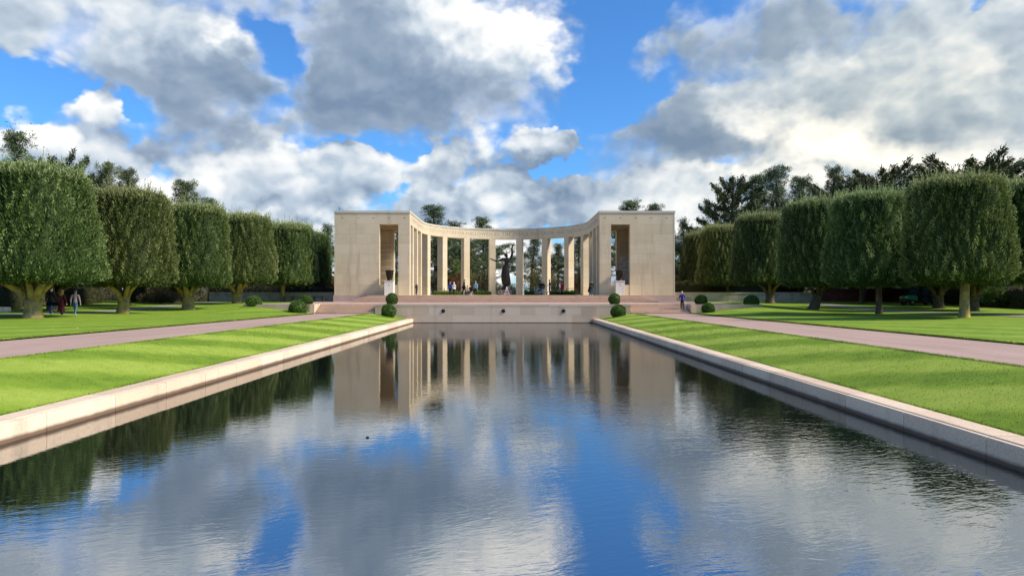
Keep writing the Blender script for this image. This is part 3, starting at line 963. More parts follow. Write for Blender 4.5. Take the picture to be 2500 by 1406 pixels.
_cm = {}
def cloth(col, rough=0.85):
    k = tuple(col)
    if k not in _cm: _cm[k] = plain("cloth_%d" % len(_cm), col, rough, 0, .18, 18.0, .15)
    return _cm[k]
SKIN = plain("skin", (0.52, 0.33, 0.25), 0.55, 0, .08)
def person(label, x, y, z, rz, H=1.74, pose='stand', top=(.05, .05, .05), legs=(.03, .04, .08), shoes=(.03, .03, .03), hair=(.06, .04, .03), hairstyle='short', coat=0.0, hat=None, extra=None, group=None, arm=(0, 0), headturn=0.0, bulk=1.0):
    """local frame: feet at the origin, facing -y"""
    root = empty("person", (x, y, z), rz, label, "person", group)
    J = {}
    def P(n, px, py, pz, r): J[n] = (Vector((px, py, pz)) * H, tuple(q * H for q in r) if hasattr(r, '__len__') else r * H)
    lean = {'stand': 0, 'walk': -.02, 'sit': 0, 'bend': -.26, 'stoop': -.06}[pose]
    hip = .51
    dz = 0
    if pose == 'sit': dz = -.245
    if pose == 'bend': dz = -.02
    def tz(v): return v + dz
    def ty(v): return lean * max(0, (v - hip)) / .3
    B = bulk
    bt = -.09 if pose == 'bend' else 0
    P('pel', 0, 0, tz(hip), (.082 * B, .062 * B))
    P('waist', 0, ty(.60), tz(.60), (.077 * B, .058 * B))
    P('chest', 0, ty(.72), tz(.72) + bt * .4, (.092 * B, .066 * B))
    P('shou', 0, ty(.80), tz(.795) + bt * .7, (.075 * B, .052 * B))
    P('neck', 0, ty(.85) - .005, tz(.845) + bt, .034)
    P('head0', 0, ty(.88) - .012, tz(.885) + bt, (.042, .048))
    P('head1', 0, ty(.93) - .014, tz(.945) + bt, (.047, .056))
    P('head2', 0, ty(.96) - .010, tz(.982) + bt, (.032, .038))
    bones = [('pel', 'waist', 0), ('waist', 'chest', 0), ('chest', 'shou', 0), ('shou', 'neck', 0), ('neck', 'head0', 1), ('head0', 'head1', 1), ('head1', 'head2', 1)]
    for sd, s in (('l', -1), ('r', 1)):
        sw = {'walk': .11 * s, 'stoop': .05 * s}.get(pose, 0)
        k = 0 if s < 0 else 1
        ar = arm[k]
        sz = tz(.79) + bt * .7; sy = ty(.79)
        P('sh' + sd, s * .108 * B, sy, sz, .042 * B)
        if ar == 0:        # hanging, swinging when walking
            e = (s * .122 * B, sy + sw * .6 + .01, sz - .17); w = (s * .112 * B, sy + sw * 1.1 - .02, sz - .325)
        elif ar == 1:      # forearm bent forward
            e = (s * .135 * B, sy + .02, sz - .16); w = (s * .06, sy - .115, sz - .155)
        elif ar == 2:      # hand up at the face
            e = (s * .12 * B, sy - .06, sz - .15); w = (s * .04, sy - .10, sz + .03)
        else:              # arm out to a stick or rail
            e = (s * .15 * B, sy - .02, sz - .15); w = (s * .15, sy - .10, sz - .28)
        P('el' + sd, *e, .033 * B); P('wr' + sd, *w, .022)
        bones += [('shou', 'sh' + sd, 0), ('sh' + sd, 'el' + sd, 0), ('el' + sd, 'wr' + sd, 0)]
        hx = s * .052
        if pose == 'sit':
            P('hi' + sd, hx, -.01, .265, .058); P('kn' + sd, hx * 1.2, -.235, .27, .042); P('an' + sd, hx * 1.2, -.22, .045, .028); P('to' + sd, hx * 1.3, -.32, .022, (.026, .02))
        else:
            f = {'walk': .13, 'stoop': .07}.get(pose, .012) * -s
            kb = -.03 if pose in ('walk', 'stoop') else -.012
            P('hi' + sd, hx, 0, tz(.47), .058); P('kn' + sd, hx * 1.05, f * .5 + kb, .275, .041)
            lift = .03 if (pose == 'walk' and f > 0) else 0
            P('an' + sd, hx * 1.1, f, .045 + lift, .028); P('to' + sd, hx * 1.25, f - .095, .022 + lift * .3, (.026, .02))
        bones += [('pel', 'hi' + sd, 2), ('hi' + sd, 'kn' + sd, 2), ('kn' + sd, 'an' + sd, 2), ('an' + sd, 'to' + sd, 3)]
    me = skin_mesh("body", J, bones, [cloth(top), SKIN, cloth(legs), cloth(shoes)], 'pel', 1)
    link("body", me, root)
    hm = MB()
    for sd, s in (('l', -1), ('r', 1)):
        w = J['wr' + sd][0]; d = w - J['el' + sd][0]
        hand(hm, w - d.normalized() * .01, d, Vector((-s, -.3, 0)), .105 * H, 0)
    hm.build("hands", SKIN, root)
    # face and hair
    hc = J['head1'][0]; hr = .056 * H
    fm = MB()
    fm.tube([hc + Vector((0, -hr * .95, .01 * H)), hc + Vector((0, -hr * 1.28, -.016 * H)), hc + Vector((0, -hr * .98, -.02 * H))], [.004 * H, .008 * H, .006 * H], 5)
    for s in (-1, 1):
        fm.ball(hc + Vector((s * .048 * H, .006 * H, -.004 * H)), .006 * H, .012 * H, .018 * H, 6, 4)
    fm.build("face", SKIN, root)
    em = MB()
    for s in (-1, 1): em.ball(hc + Vector((s * .017 * H, -hr * .92, .008 * H)), .006 * H, .004 * H, .004 * H, 6, 4)
    em.box(hc.x - .014 * H, hc.x + .014 * H, hc.y - hr * .98, hc.y - hr * .9, hc.z - .036 * H, hc.z - .031 * H)
    em.build("eyes_and_mouth", cloth((.12, .04, .035)), root)
    hb = MB()
    seg, rings = 14, 7
    b = len(hb.v)
    for i in range(rings + 1):
        a = math.pi / 2 - (math.pi * .62) * i / rings
        for k in range(seg):
            q = 2 * math.pi * k / seg
            back = (math.sin(q) + 1) / 2
            aa = math.pi / 2 - (math.pi / 2 - a) * (.55 + .45 * back)
            hb.v.append((hc.x + .056 * H * math.cos(aa) * math.cos(q), hc.y + .004 * H + .066 * H * math.cos(aa) * math.sin(q), hc.z + .002 * H + .064 * H * math.sin(aa)))
    for i in range(rings):
        for k in range(seg):
            k2 = (k + 1) % seg
            hb.face((b + i * seg + k, b + (i + 1) * seg + k, b + (i + 1) * seg + k2, b + i * seg + k2), 0, True)
    if hairstyle == 'long':
        rr = random.Random(int(abs(x) * 100))
        for k in range(16):
            a = math.pi * (k / 15)
            px_, py_ = .052 * H * math.cos(a), .05 * H * math.sin(a) + .01 * H
            hb.tube([hc + Vector((px_ * .9, py_ * .8, .02 * H)), hc + Vector((px_ * 1.15, py_ * 1.15, -.05 * H)), hc + Vector((px_ * 1.35, py_ * 1.2 + .012 * H, -.13 * H)), hc + Vector((px_ * 1.3 + rr.uniform(-.01, .01), py_ * 1.15 + .02 * H, -.19 * H))], [.014 * H, .017 * H, .015 * H, .004 * H], 6)
    hb.build("hat" if hat else "hair", cloth(hat if hat else hair), root)
    if coat:
        cm = MB()
        seg = 18; lv = 6
        ztop = tz(.60) * H; zb = max(.06, tz(.60) - coat) * H
        b = len(cm.v)
        for i in range(lv + 1):
            f = i / lv
            for k in range(seg):
                a = 2 * math.pi * k / seg
                rx = (.088 + .035 * f) * H * B; ry = (.070 + .045 * f + (.05 * f if pose == 'walk' else 0)) * H * B
                wob = 1 + .05 * f * math.sin(a * 5 + x)
                cm.v.append((rx * wob * math.cos(a), ry * wob * math.sin(a), ztop + (zb - ztop) * f))
        for i in range(lv):
            for k in range(seg):
                k2 = (k + 1) % seg
                cm.face((b + i * seg + k, b + (i + 1) * seg + k, b + (i + 1) * seg + k2, b + i * seg + k2), 0, True)
        cm.build("coat_skirt", cloth(top), root)
    # collar
    nk = J['neck'][0]
    MB().lathe([(.045 * H, -.02 * H), (.047 * H, 0), (.040 * H, .015 * H), (.03 * H, .015 * H)], 12, (nk.x, nk.y, nk.z - .005 * H)).build("collar", cloth(top), root)
    return root, J

# ------------------------------------------------------------------ statue: a plain robed bronze figure with one arm raised
st = empty("bronze_statue", (0.12, 96.0, Z2 + .72), 0, "tall dark bronze figure with one arm raised on the central pedestal", "statue")
HS = 4.95
J = {}
def SJ(n, x, y, z, r): J[n] = (Vector((x, y, z)) * HS, tuple(q * HS for q in r) if hasattr(r, '__len__') else r * HS)
SJ('pel', -.02, 0, .58, (.066, .052)); SJ('waist', -.01, 0, .65, (.056, .046)); SJ('chest', .01, .01, .75, (.078, .056)); SJ('shou', .015, .012, .83, (.066, .045))
SJ('neck', .01, .01, .875, .028); SJ('h0', .0, .0, .915, (.036, .04)); SJ('h1', -.005, -.005, .965, (.04, .046)); SJ('h2', -.005, 0, 1.0, (.026, .03))
SJ('shr', .10, .015, .835, .036); SJ('elr', .135, .0, .99, .029); SJ('wrr', .125, -.01, 1.14, .019); SJ('har', .15, -.01, 1.215, .016); SJ('fir', .17, -.01, 1.255, .008)
SJ('shl', -.085, .01, .83, .036); SJ('ell', -.195, -.03, .775, .028); SJ('wrl', -.295, -.06, .81, .019); SJ('hal', -.345, -.065, .845, .016); SJ('fil', -.375, -.065, .86, .008)
SJ('hil', -.055, 0, .54, .056); SJ('knl', -.05, -.02, .34, .046); SJ('anl', -.035, .0, .13, .036); SJ('tol', -.035, -.07, .10, .028)
SJ('hir', .03, .01, .54, .056); SJ('knr', .035, -.01, .34, .044); SJ('anr', .045, .03, .13, .034); SJ('tor', .06, -.04, .10, .028)
bn = [('pel', 'waist', 0), ('waist', 'chest', 0), ('chest', 'shou', 0), ('shou', 'neck', 0), ('neck', 'h0', 0), ('h0', 'h1', 0), ('h1', 'h2', 0)]
for s in 'lr':
    bn += [('shou', 'sh' + s, 0), ('sh' + s, 'el' + s, 0), ('el' + s, 'wr' + s, 0), ('wr' + s, 'ha' + s, 0), ('ha' + s, 'fi' + s, 0), ('pel', 'hi' + s, 0), ('hi' + s, 'kn' + s, 0), ('kn' + s, 'an' + s, 0), ('an' + s, 'to' + s, 0)]
st.scale = (1.22, 1.22, 1.0)
link("figure", skin_mesh("figure", J, bn, [M_BRONZE], 'pel', 2), st)
m = MB()                    # hanging folds of the robe from the waist to the ankles
seg, lv = 40, 10
for i in range(lv + 1):
    f = i / lv
    for k in range(seg):
        a = 2 * math.pi * k / seg
        r = (.068 + .028 * math.sin(f * 2.4)) * (1 + .10 * f * math.sin(a * 9 + 2 * f) + .05 * f * math.sin(a * 4 + 1))
        cx = -.012 - .018 * math.sin(f * 3.0) + .02 * f
        m.v.append(((cx + r * math.cos(a)) * HS, (r * .85 * math.sin(a)) * HS, (.66 - .52 * f) * HS))
for i in range(lv):
    for k in range(seg):
        k2 = (k + 1) % seg
        m.face((i * seg + k, (i + 1) * seg + k, (i + 1) * seg + k2, i * seg + k2), 0, True)
m.build("robe", M_BRONZE, st)
m = MB()
rr = random.Random(4)
prof = [(.62, 0), (.66, .12), (.52, .32), (.40, .52), (.28, .66), (.1, .70)]
m.lathe(prof, 18)
m.v = [(x * (1 + rr.uniform(-.12, .12)), y * (1 + rr.uniform(-.12, .12)), z) for x, y, z in m.v]
m.build("mound", M_BRONZE, st)
pd = empty("statue_pedestal", (0.12, 96.0, Z2), 0, "square reddish granite pedestal under the bronze statue", "pedestal")
MB().box(-.72, .72, -.72, .72, 0, .64).build("block", plain("red_granite", (.30, .16, .135), .5, 0, .2, 30), pd)
MB().box(-.78, .78, -.78, .78, .64, .72).build("cap", plain("red_granite_cap", (.30, .17, .14), .5, 0, .2, 30), pd)
for x, wh in ((-.82, "left"), (1.1, "right")):
    t = empty("wreath", (x + .12, 94.9, Z2), 0, "small round wreath on a stand %s of the statue pedestal" % wh, "wreath", "wreaths by the pedestal")
    m = MB(); m.tube([(.2 * math.cos(a), 0, .40 + .2 * math.sin(a)) for a in np.linspace(0, 2 * math.pi, 17)], .06, 6)
    m.build("ring", plain("wreath_%s" % wh, (.30, .29, .24) if x < 0 else (.05, .07, .05), .9, 0, .6, 30), t)
    MB().tube([(-.15, .05, 0), (0, .05, .5)], .015, 5).tube([(.15, .05, 0), (0, .05, .5)], .015, 5).tube([(0, .35, 0), (0, .05, .5)], .015, 5).build("stand", M_IRON, t)
WHITE = plain("white_paint", (.78, .77, .75), .5, 0, .06)
t = empty("white_easel", (0.22, 90.0, Z2), 0, "white wooden A-shaped easel standing in front of the statue", "easel")
for a, b in (((-.33, 0, 0), (0, .05, 1.08)), ((.33, 0, 0), (0, .05, 1.08)), ((0, .45, 0), (0, .05, 1.05)), ((0, -.01, .16), (0, .04, 1.0))):
    MB().tube([a, b], .032, 6).build("leg", WHITE, t)
MB().box(-.31, .31, -.04, .02, .1, .19).build("ledge", WHITE, t)
MB().box(-.22, .22, -.045, .0, .0, .1).build("panel", cloth((.05, .05, .06)), t)

# ------------------------------------------------------------------ iron railing behind the colonnade
t = empty("iron_railing", (0, 109.4, Z2), 0, "black iron railing running behind the colonnade", "railing")
bx("top_rail", M_IRON, t, -14.6, 14.6, -.03, .03, .98, 1.04)
bx("bottom_rail", M_IRON, t, -14.6, 14.6, -.02, .02, .12, .16)
pm = MB().box(-.05, .05, -.05, .05, 0, 1.12).mesh("post", M_IRON)
for k in range(15): link("post", pm, t, (-14.6 + k * 29.2 / 14, 0, 0))
bm_ = MB()
for x in np.arange(-14.5, 14.5, .16): bm_.box(x - .011, x + .011, -.011, .011, .16, .98)
tag(bm_.build("balusters", M_IRON, t), kind='stuff')
for s, side in ((-1, "left"), (1, "right")):
    t = empty("side_railing", (s * 9.6, 101.8, Z2), 0, "short iron railing panel beside a column on the %s of the court" % side, "railing", "short railings in the court")
    bx("top_rail", M_IRON, t, -.85, .85, -.02, .02, .92, .97)
    for k in (-.83, .83): bx("post", M_IRON, t, k - .03, k + .03, -.03, .03, 0, .97)
    b2 = MB()
    for q in np.arange(-.7, .75, .14): b2.box(q - .01, q + .01, -.01, .01, 0, .92)
    tag(b2.build("balusters", M_IRON, t), kind='stuff')

# ------------------------------------------------------------------ benches, wheelchair
def stone_bench(x, y, label):
    t = empty("stone_bench", (x, y, Z2), 0, label, "bench", "stone benches on the platform")
    MB().box(-.62, .62, -.24, .24, .36, .46).build("seat", M_LIMEP, t)
    for k in (-.45, .45): MB().box(k - .08, k + .08, -.2, .2, 0, .36).build("leg", M_LIMEP, t)
stone_bench(4.75, 88.0, "low stone bench beside the wheelchair under the colonnade")
stone_bench(-4.65, 88.2, "low stone bench with two people seated on it")
t = empty("wheelchair", (3.95, 87.6, Z2), R(70), "folding wheelchair parked beside the low stone bench", "wheelchair")
for s in (-1, 1):
    w = MB()
    w.tube([(s * .29, .30 * math.cos(a), .31 + .30 * math.sin(a)) for a in np.linspace(0, 2 * math.pi, 19)], .022, 6)
    wh = w.build("wheel", M_IRON, t)
    sm = MB()
    for k in range(8):
        a = k * math.pi / 4
        sm.tube([(s * .29, 0, .31), (s * .29, .29 * math.cos(a), .31 + .29 * math.sin(a))], .006, 4)
    sm.build("spokes", WHITE, wh)
    MB().tube([(s * .24, -.38 + .09 * math.cos(a), .09 + .08 * math.sin(a)) for a in np.linspace(0, 2 * math.pi, 13)], .016, 5).build("caster", M_IRON, t)
    MB().tube([(s * .24, .24, .10), (s * .24, .24, .94), (s * .24, .36, .96)], .016, 6).tube([(s * .24, .24, .5), (s * .24, -.2, .5), (s * .22, -.36, .12)], .016, 6).tube([(s * .24, .24, .72), (s * .24, -.12, .72)], .02, 6).build("frame", WHITE, t)
MB().box(-.23, .23, -.2, .24, .47, .52).build("seat", cloth((.03, .03, .035)), t)
MB().box(-.23, .23, .2, .25, .52, .90).build("backrest", cloth((.03, .03, .035)), t)

# dark benches standing by the boundary wall left of the memorial
DKW = plain("dark_wood", (.016, .014, .013), .6, 0, .3)
for k, (x, lab) in enumerate(((-24.6, "dark slatted bench by the boundary wall, farther from the memorial block"), (-22.1, "dark slatted bench by the boundary wall, next to the memorial block"))):
    t = empty("park_bench", (x, 82.5, 1.56), 0, lab, "bench", "dark benches by the boundary wall")
    for j, y in enumerate((-.22, -.07, .08)): bx("seat_slat", DKW, t, -1.15, 1.15, y - .06, y + .06, .62, .68)
    for q in (-1.0, .0, 1.0): bx("leg", DKW, t, q - .09, q + .09, -.25, .14, -.1, .62)

# ------------------------------------------------------------------ boundary walls of squared stones
bs = [MB().box(0, .592, 0, .06, 0, .247).mesh("wall_block", M_BRICKW)]
for s, side in ((-1, "left"), (1, "right")):
    t = empty("boundary_wall", (s * 20.4, 88.0, 1.50), 0, "low wall of squared pale stones with flat coping %s of the memorial" % side, "wall", "boundary walls beside the memorial")
    n = 30
    bx("wall_core", M_CORE, t, 0, s * n * .61, .05, .5, -.3, 1.06)
    for c in range(4):
        for k in range(n):
            x = k * .61 + (.3 if c % 2 else 0) + .004
            if x + .6 > n * .61: continue
            link("wall_block", bs[0], t, (x if s > 0 else -x - .60, rnd.uniform(-.008, .008), c * .265 + .004))
    for k in range(9):
        L = n * .61 / 9
        bx("coping_stone", M_COPING if s < 0 else M_LIMEP, t, s * (k * L + .004), s * ((k + 1) * L - .004), -.07, .56, 1.065, 1.22)
o = MB().box(-1.1, 1.1, -.35, .35, -.1, .34).build("stone_block", M_MARBLE, None, (-39.3, 55, 1.15))
tag(o, "low pale stone block on the grass at the far left edge", "block")

# ------------------------------------------------------------------ people
lz = lambda x, y: float(lawn_z(np.array(float(x)), np.array(float(y))))
W1 = (-29.4, 46.3)
person("person in a long black coat and blue jeans under the left trees", -29.35, 46.4, lz(-29.35, 46.4) + .03, R(178), 1.80, 'walk', (.008, .008, .010), (.05, .10, .22), (.35, .35, .37), (.05, .035, .025), coat=.26, group="walkers under the left trees")
r, J_ = person("person with long fair hair in a long burgundy coat carrying a dark bag", -28.4, 46.0, lz(-28.4, 46) + .03, R(180), 1.62, 'walk', (.13, .022, .030), (.10, .03, .05), (.02, .02, .04), (.42, .26, .12), 'long', coat=.44, group="walkers under the left trees")
bag = MB(); bag.box(-.22, .2, .15, .27, .62, .86); o = bag.build("shoulder_bag", cloth((.012, .011, .012)), None, (-28.4 - .05, 46.0, lz(-28.4, 46) + .03), R(180))
tag(o, "dark shoulder bag hanging behind the person in the burgundy coat", "bag")
o.location = (-28.45, 45.93 - .42 + .2, lz(-28.4, 46) + .03)
person("person in a pale pink jacket, jeans and a dark knitted hat", -27.2, 45.5, lz(-27.2, 45.5) + .03, R(184), 1.66, 'walk', (.42, .30, .33), (.09, .16, .24), (.5, .5, .52), (.05, .07, .09), hat=(.05, .075, .095), group="walkers under the left trees", bulk=1.05)
hx, hy, hz = 15.85, 62.75, 1.11
r, J_ = person("white-haired person in a blue jacket walking down the right steps", hx, hy, hz, R(-20), 1.62, 'stoop', (.035, .035, .32), (.010, .010, .012), (.02, .02, .02), (.72, .70, .64), 'short', arm=(2, 3), bulk=1.08)
o = MB().tube([(0, 0, -.16), (0.10, 0, .62)], .014, 6).tube([(.10, 0, .62), (.04, -.02, .65)], .016, 6).build("walking_stick", WHITE, None, (hx + .18, hy - .25, hz))
tag(o, "pale walking stick held by the white-haired person in blue", "stick")
Zp = Z2 + .004
def pp(label, px, D, rz, **k):
    return person(label, .62 + (px - 1245) * D / F, D, Zp, R(rz), group="visitors on the memorial platform", **k)
pp("person in a royal blue jacket beside the one in white", 1099, 93.5, 195, H=1.74, top=(.022, .045, .26), legs=(.02, .02, .03), hair=(.33, .2, .15), bulk=1.12)
pp("person in a white hooded jacket next to the blue jacket", 1108.5, 93.3, 170, H=1.70, top=(.66, .68, .74), legs=(.02, .02, .03), hat=(.66, .68, .74), coat=.12)
pp("tall person in a black coat striding to the right", 1132.5, 82.9, 82, H=1.84, pose='walk', top=(.020, .016, .013), legs=(.012, .012, .015), hair=(.02, .017, .015), coat=.16, bulk=1.1)
pp("seated person in a tan and cream striped top", 1141.5, 87.95, 10, H=1.62, pose='sit', top=(.46, .36, .29), legs=(.035, .05, .15), hair=(.04, .03, .02), arm=(1, 1))
pp("seated person in black on the stone bench", 1148.5, 87.95, -25, H=1.70, pose='sit', top=(.02, .015, .015), legs=(.014, .012, .014), hair=(.03, .02, .015), arm=(1, 0))
pp("person in a light blue hooded jacket and dark trousers", 1161.5, 85.5, -20, H=1.66, top=(.26, .40, .60), legs=(.012, .013, .018), hat=(.38, .46, .56), arm=(1, 0), bulk=1.05)
pp("person in dark clothes half hidden between the left columns", 1017, 90.3, 60, H=1.60, top=(.03, .03, .04), legs=(.02, .025, .04), hair=(.5, .48, .46))
pp("person in a black jacket behind the wheelchair", 1321, 88.9, 15, H=1.80, top=(.018, .016, .016), legs=(.16, .14, .12), hair=(.02, .015, .012))
pp("person with long dark hair in light jeans holding a camera", 1326.5, 88.4, -8, H=1.64, top=(.016, .015, .018), legs=(.30, .42, .52), hair=(.02, .014, .012), hairstyle='long', arm=(1, 1), coat=.08)
pp("tall person in a navy jacket and navy trousers looking at a phone", 1342, 83.4, -78, H=1.84, top=(.018, .032, .10), legs=(.016, .02, .035), hair=(.045, .025, .02), arm=(1, 1), bulk=1.05)
pp("person in dark clothes bending down behind the planting", 1355, 99.5, 80, H=1.66, pose='bend', top=(.025, .025, .03), legs=(.03, .035, .05), hair=(.4, .38, .36))
pp("person in a long red coat seen from the side", 1372, 93.5, -60, H=1.72, top=(.52, .012, .022), legs=(.012, .012, .014), hair=(.02, .014, .014), coat=.20, bulk=1.12)
pp("person in black with jeans and a coat over one arm", 1444, 82.9, 5, H=1.70, pose='stand', top=(.014, .014, .018), legs=(.035, .06, .11), shoes=(.6, .58, .55), hair=(.015, .013, .012), arm=(1, 0), bulk=1.08)
o = MB().box(-.14, .10, -.05, .07, 0, .62).box(-.10, .12, -.08, .05, .5, .70).build("carried_coat", cloth((.012, .012, .013)), None, (9.80, 82.72, Z2 + .36))
o.rotation_euler = (0, R(14), 0)
tag(o, "black coat hanging over the arm of the person in jeans", "coat")

# ------------------------------------------------------------------ green utility vehicle under the right trees
GREEN = plain("vehicle_green", (.02, .24, .065), .32, 0, .1)
BLK = plain("vehicle_black", (.012, .012, .013), .55, 0, .15)
GLS, NG, pg_ = new_mat("vehicle_glass")
NG.put(pg_.inputs['Base Color'], (.02, .035, .035)); pg_.inputs['Roughness'].default_value = .08
YEL = plain("hub_yellow", (.62, .36, .03), .4, 0, .1)
vx, vy = 42.6, 73.0
t = empty("utility_vehicle", (vx, vy, lz(vx, vy) + .02), R(8), "green utility vehicle with yellow wheel hubs parked under the right trees", "vehicle")
def prof(name, pts, y0, y1, mat, par=t):
    m = MB().prism(pts, y0, y1)
    return m.build(name, mat, par)
prof("hood", [(-1.55, .52), (-.62, .50), (-.55, .92), (-.75, 1.0), (-1.35, .96), (-1.58, .82)], -.62, .62, GREEN)
prof("front_fender", [(-1.50, .66), (-.55, .50), (-.50, .82), (-.72, .98), (-1.2, .96)], -.72, -.63, GREEN)
prof("bumper", [(-1.72, .38), (-1.5, .36), (-1.5, .72), (-1.68, .66)], -.55, .55, BLK)
prof("floor_pan", [(-.9, .34), (1.45, .34), (1.45, .46), (-.9, .50)], -.66, .66, BLK)
prof("seat_base", [(.05, .46), (.75, .46), (.75, .86), (.05, .80)], -.62, .62, BLK)
prof("seat_back", [(.62, .86), (.80, .86), (.88, 1.42), (.74, 1.42)], -.58, .58, BLK)
cargo = prof("cargo_box", [(.92, .62), (2.05, .62), (2.12, 1.08), (.92, 1.08)], -.70, .70, BLK)
MB().box(.94, 2.08, -.72, .72, 1.02, 1.10).build("rim", GREEN, cargo)
cabf = MB()
for y in (-.64, .64):
    cabf.tube([(-.62, y, .92), (-.30, y, 1.78), (-.12, y, 1.88), (.70, y, 1.92), (.88, y, 1.80), (.90, y, .7)], .035, 6)
for x, z in ((-.12, 1.88), (.80, 1.88)): cabf.tube([(x, -.64, z), (x, .64, z)], .03, 6)
cab = cabf.build("cab_frame", BLK, t)
prof("windshield", [(-.60, .98), (-.57, .98), (-.27, 1.76), (-.30, 1.76)], -.60, .60, GLS, cab)
prof("roof", [(-.16, 1.90), (.74, 1.94), (.74, 1.99), (-.16, 1.95)], -.70, .70, BLK, cab)
MB().box(.10, .84, -.655, -.645, .95, 1.82).build("side_window", GLS, cab)
MB().tube([(-.38 + .0, -.28 + .17 * math.cos(a), 1.08 + .17 * math.sin(a)) for a in np.linspace(0, 2 * math.pi, 13)], .015, 5).build("steering_wheel", BLK, t)
for y in (-.42, .42): MB().box(-1.595, -1.55, y - .12, y + .12, .74, .84).build("headlight", WHITE, t)
for x in (-1.12, 1.42):
    for y in (-.64, .64):
        ty_ = MB().lathe([(.17, -.13), (.27, -.13), (.30, -.09), (.30, .09), (.27, .13), (.17, .13)], 22)
        o = ty_.build("wheel", BLK, t, (x, y, .30)); o.rotation_euler = (R(90), 0, 0)
        MB().lathe([(.165, -.10), (.165, .135), (.12, .12), (.05, .14)], 16).build("rim", YEL, o)

# ------------------------------------------------------------------ birds and a floating leaf
DKB = plain("bird_dark", (.02, .022, .028), .8)
BW = ('leftmost of all', 'second from the left', 'highest of all', 'third from the left and low', 'just right of the lowest pair', 'second from the right', 'rightmost of all', 'lowest of all')
for k, (px_, py_) in enumerate(((15, 298), (36, 294), (50, 287), (38, 304), (48, 301), (76, 303), (101, 304), (79, 321))):
    D = 118 + 4 * k
    t = empty("bird", (.62 + (px_ - 1245) * D / F, D, 2.5 + (718 - py_) * D / F), R(20 + 11 * k), "small dark bird in the flock above the left trees, %s" % BW[k], "bird", "birds flying above the left trees")
    MB().ball((0, 0, 0), .055, .17, .05, 8, 6).tube([(0, .13, 0), (0, .26, 0)], [.03, .045], 5).build("body", DKB, t)
    for s in (-1, 1):
        up = .10 if k % 2 else -.02
        w = MB(); w.v = [(s * .03, -.07, .02), (s * .03, .07, .02), (s * .20, .05, .06 + up), (s * .38, .08, .02 + up), (s * .20, -.09, .07 + up)]
        w.face((0, 1, 2, 4) if s > 0 else (4, 2, 1, 0)); w.face((4, 2, 3) if s > 0 else (3, 2, 4))
        w.build("wing", DKB, t)
o = MB().tube([(-.03, 0, .006), (0, .008, .009), (.032, 0, .008)], [.006, .02, .004], 6).build("floating_leaf", plain("dead_leaf", (.03, .022, .015), .8), None, (.62 + (898 - 1245) * 12.4 / F, 12.4, 0))
tag(o, "small dark leaf floating alone on the pool", "leaf")

# ------------------------------------------------------------------ vegetation
def unit(a):
    return a / np.maximum(np.linalg.norm(a, axis=1, keepdims=True), 1e-9)
def leaves(base, d, L, Wd, tint, rg):
    """diamond leaves: base points, directions, lengths, widths"""
    n = len(base)
    d = unit(d)
    s = unit(np.cross(d, unit(rg.normal(size=(n, 3)))))
    L = np.broadcast_to(L, (n,))[:, None]; Wd = np.broadcast_to(Wd, (n,))[:, None]
    bend = np.cross(d, s) * L * rg.uniform(-.12, .12, (n, 1))
    v = np.stack([base, base + d * L * .45 + s * Wd * .5 + bend, base + d * L, base + d * L * .45 - s * Wd * .5 + bend], 1).reshape(-1, 3)
    f = np.arange(4 * n).reshape(-1, 4)
    return v, f, np.broadcast_to(tint, (n,)).copy()
def merge(parts):
    vs, fs, ts, o = [], [], [], 0
    for v, f, t in parts:
        vs.append(v); fs.append(f + o); ts.append(t); o += len(v)
    return np.concatenate(vs), np.concatenate(fs), np.concatenate(ts)
def shell(pts_fn, nu, nv, tint):
    """closed-ish grid surface as quads"""
    u = np.linspace(0, 2 * math.pi, nu, endpoint=False); h = np.linspace(0, 1, nv)
    U, H = np.meshgrid(u, h)
    P = pts_fn(U.ravel(), H.ravel())
    f = []
    for j in range(nv - 1):
        for i in range(nu):
            i2 = (i + 1) % nu
            f.append((j * nu + i, j * nu + i2, (j + 1) * nu + i2, (j + 1) * nu + i))
    return P, np.array(f), np.full(len(f), tint)

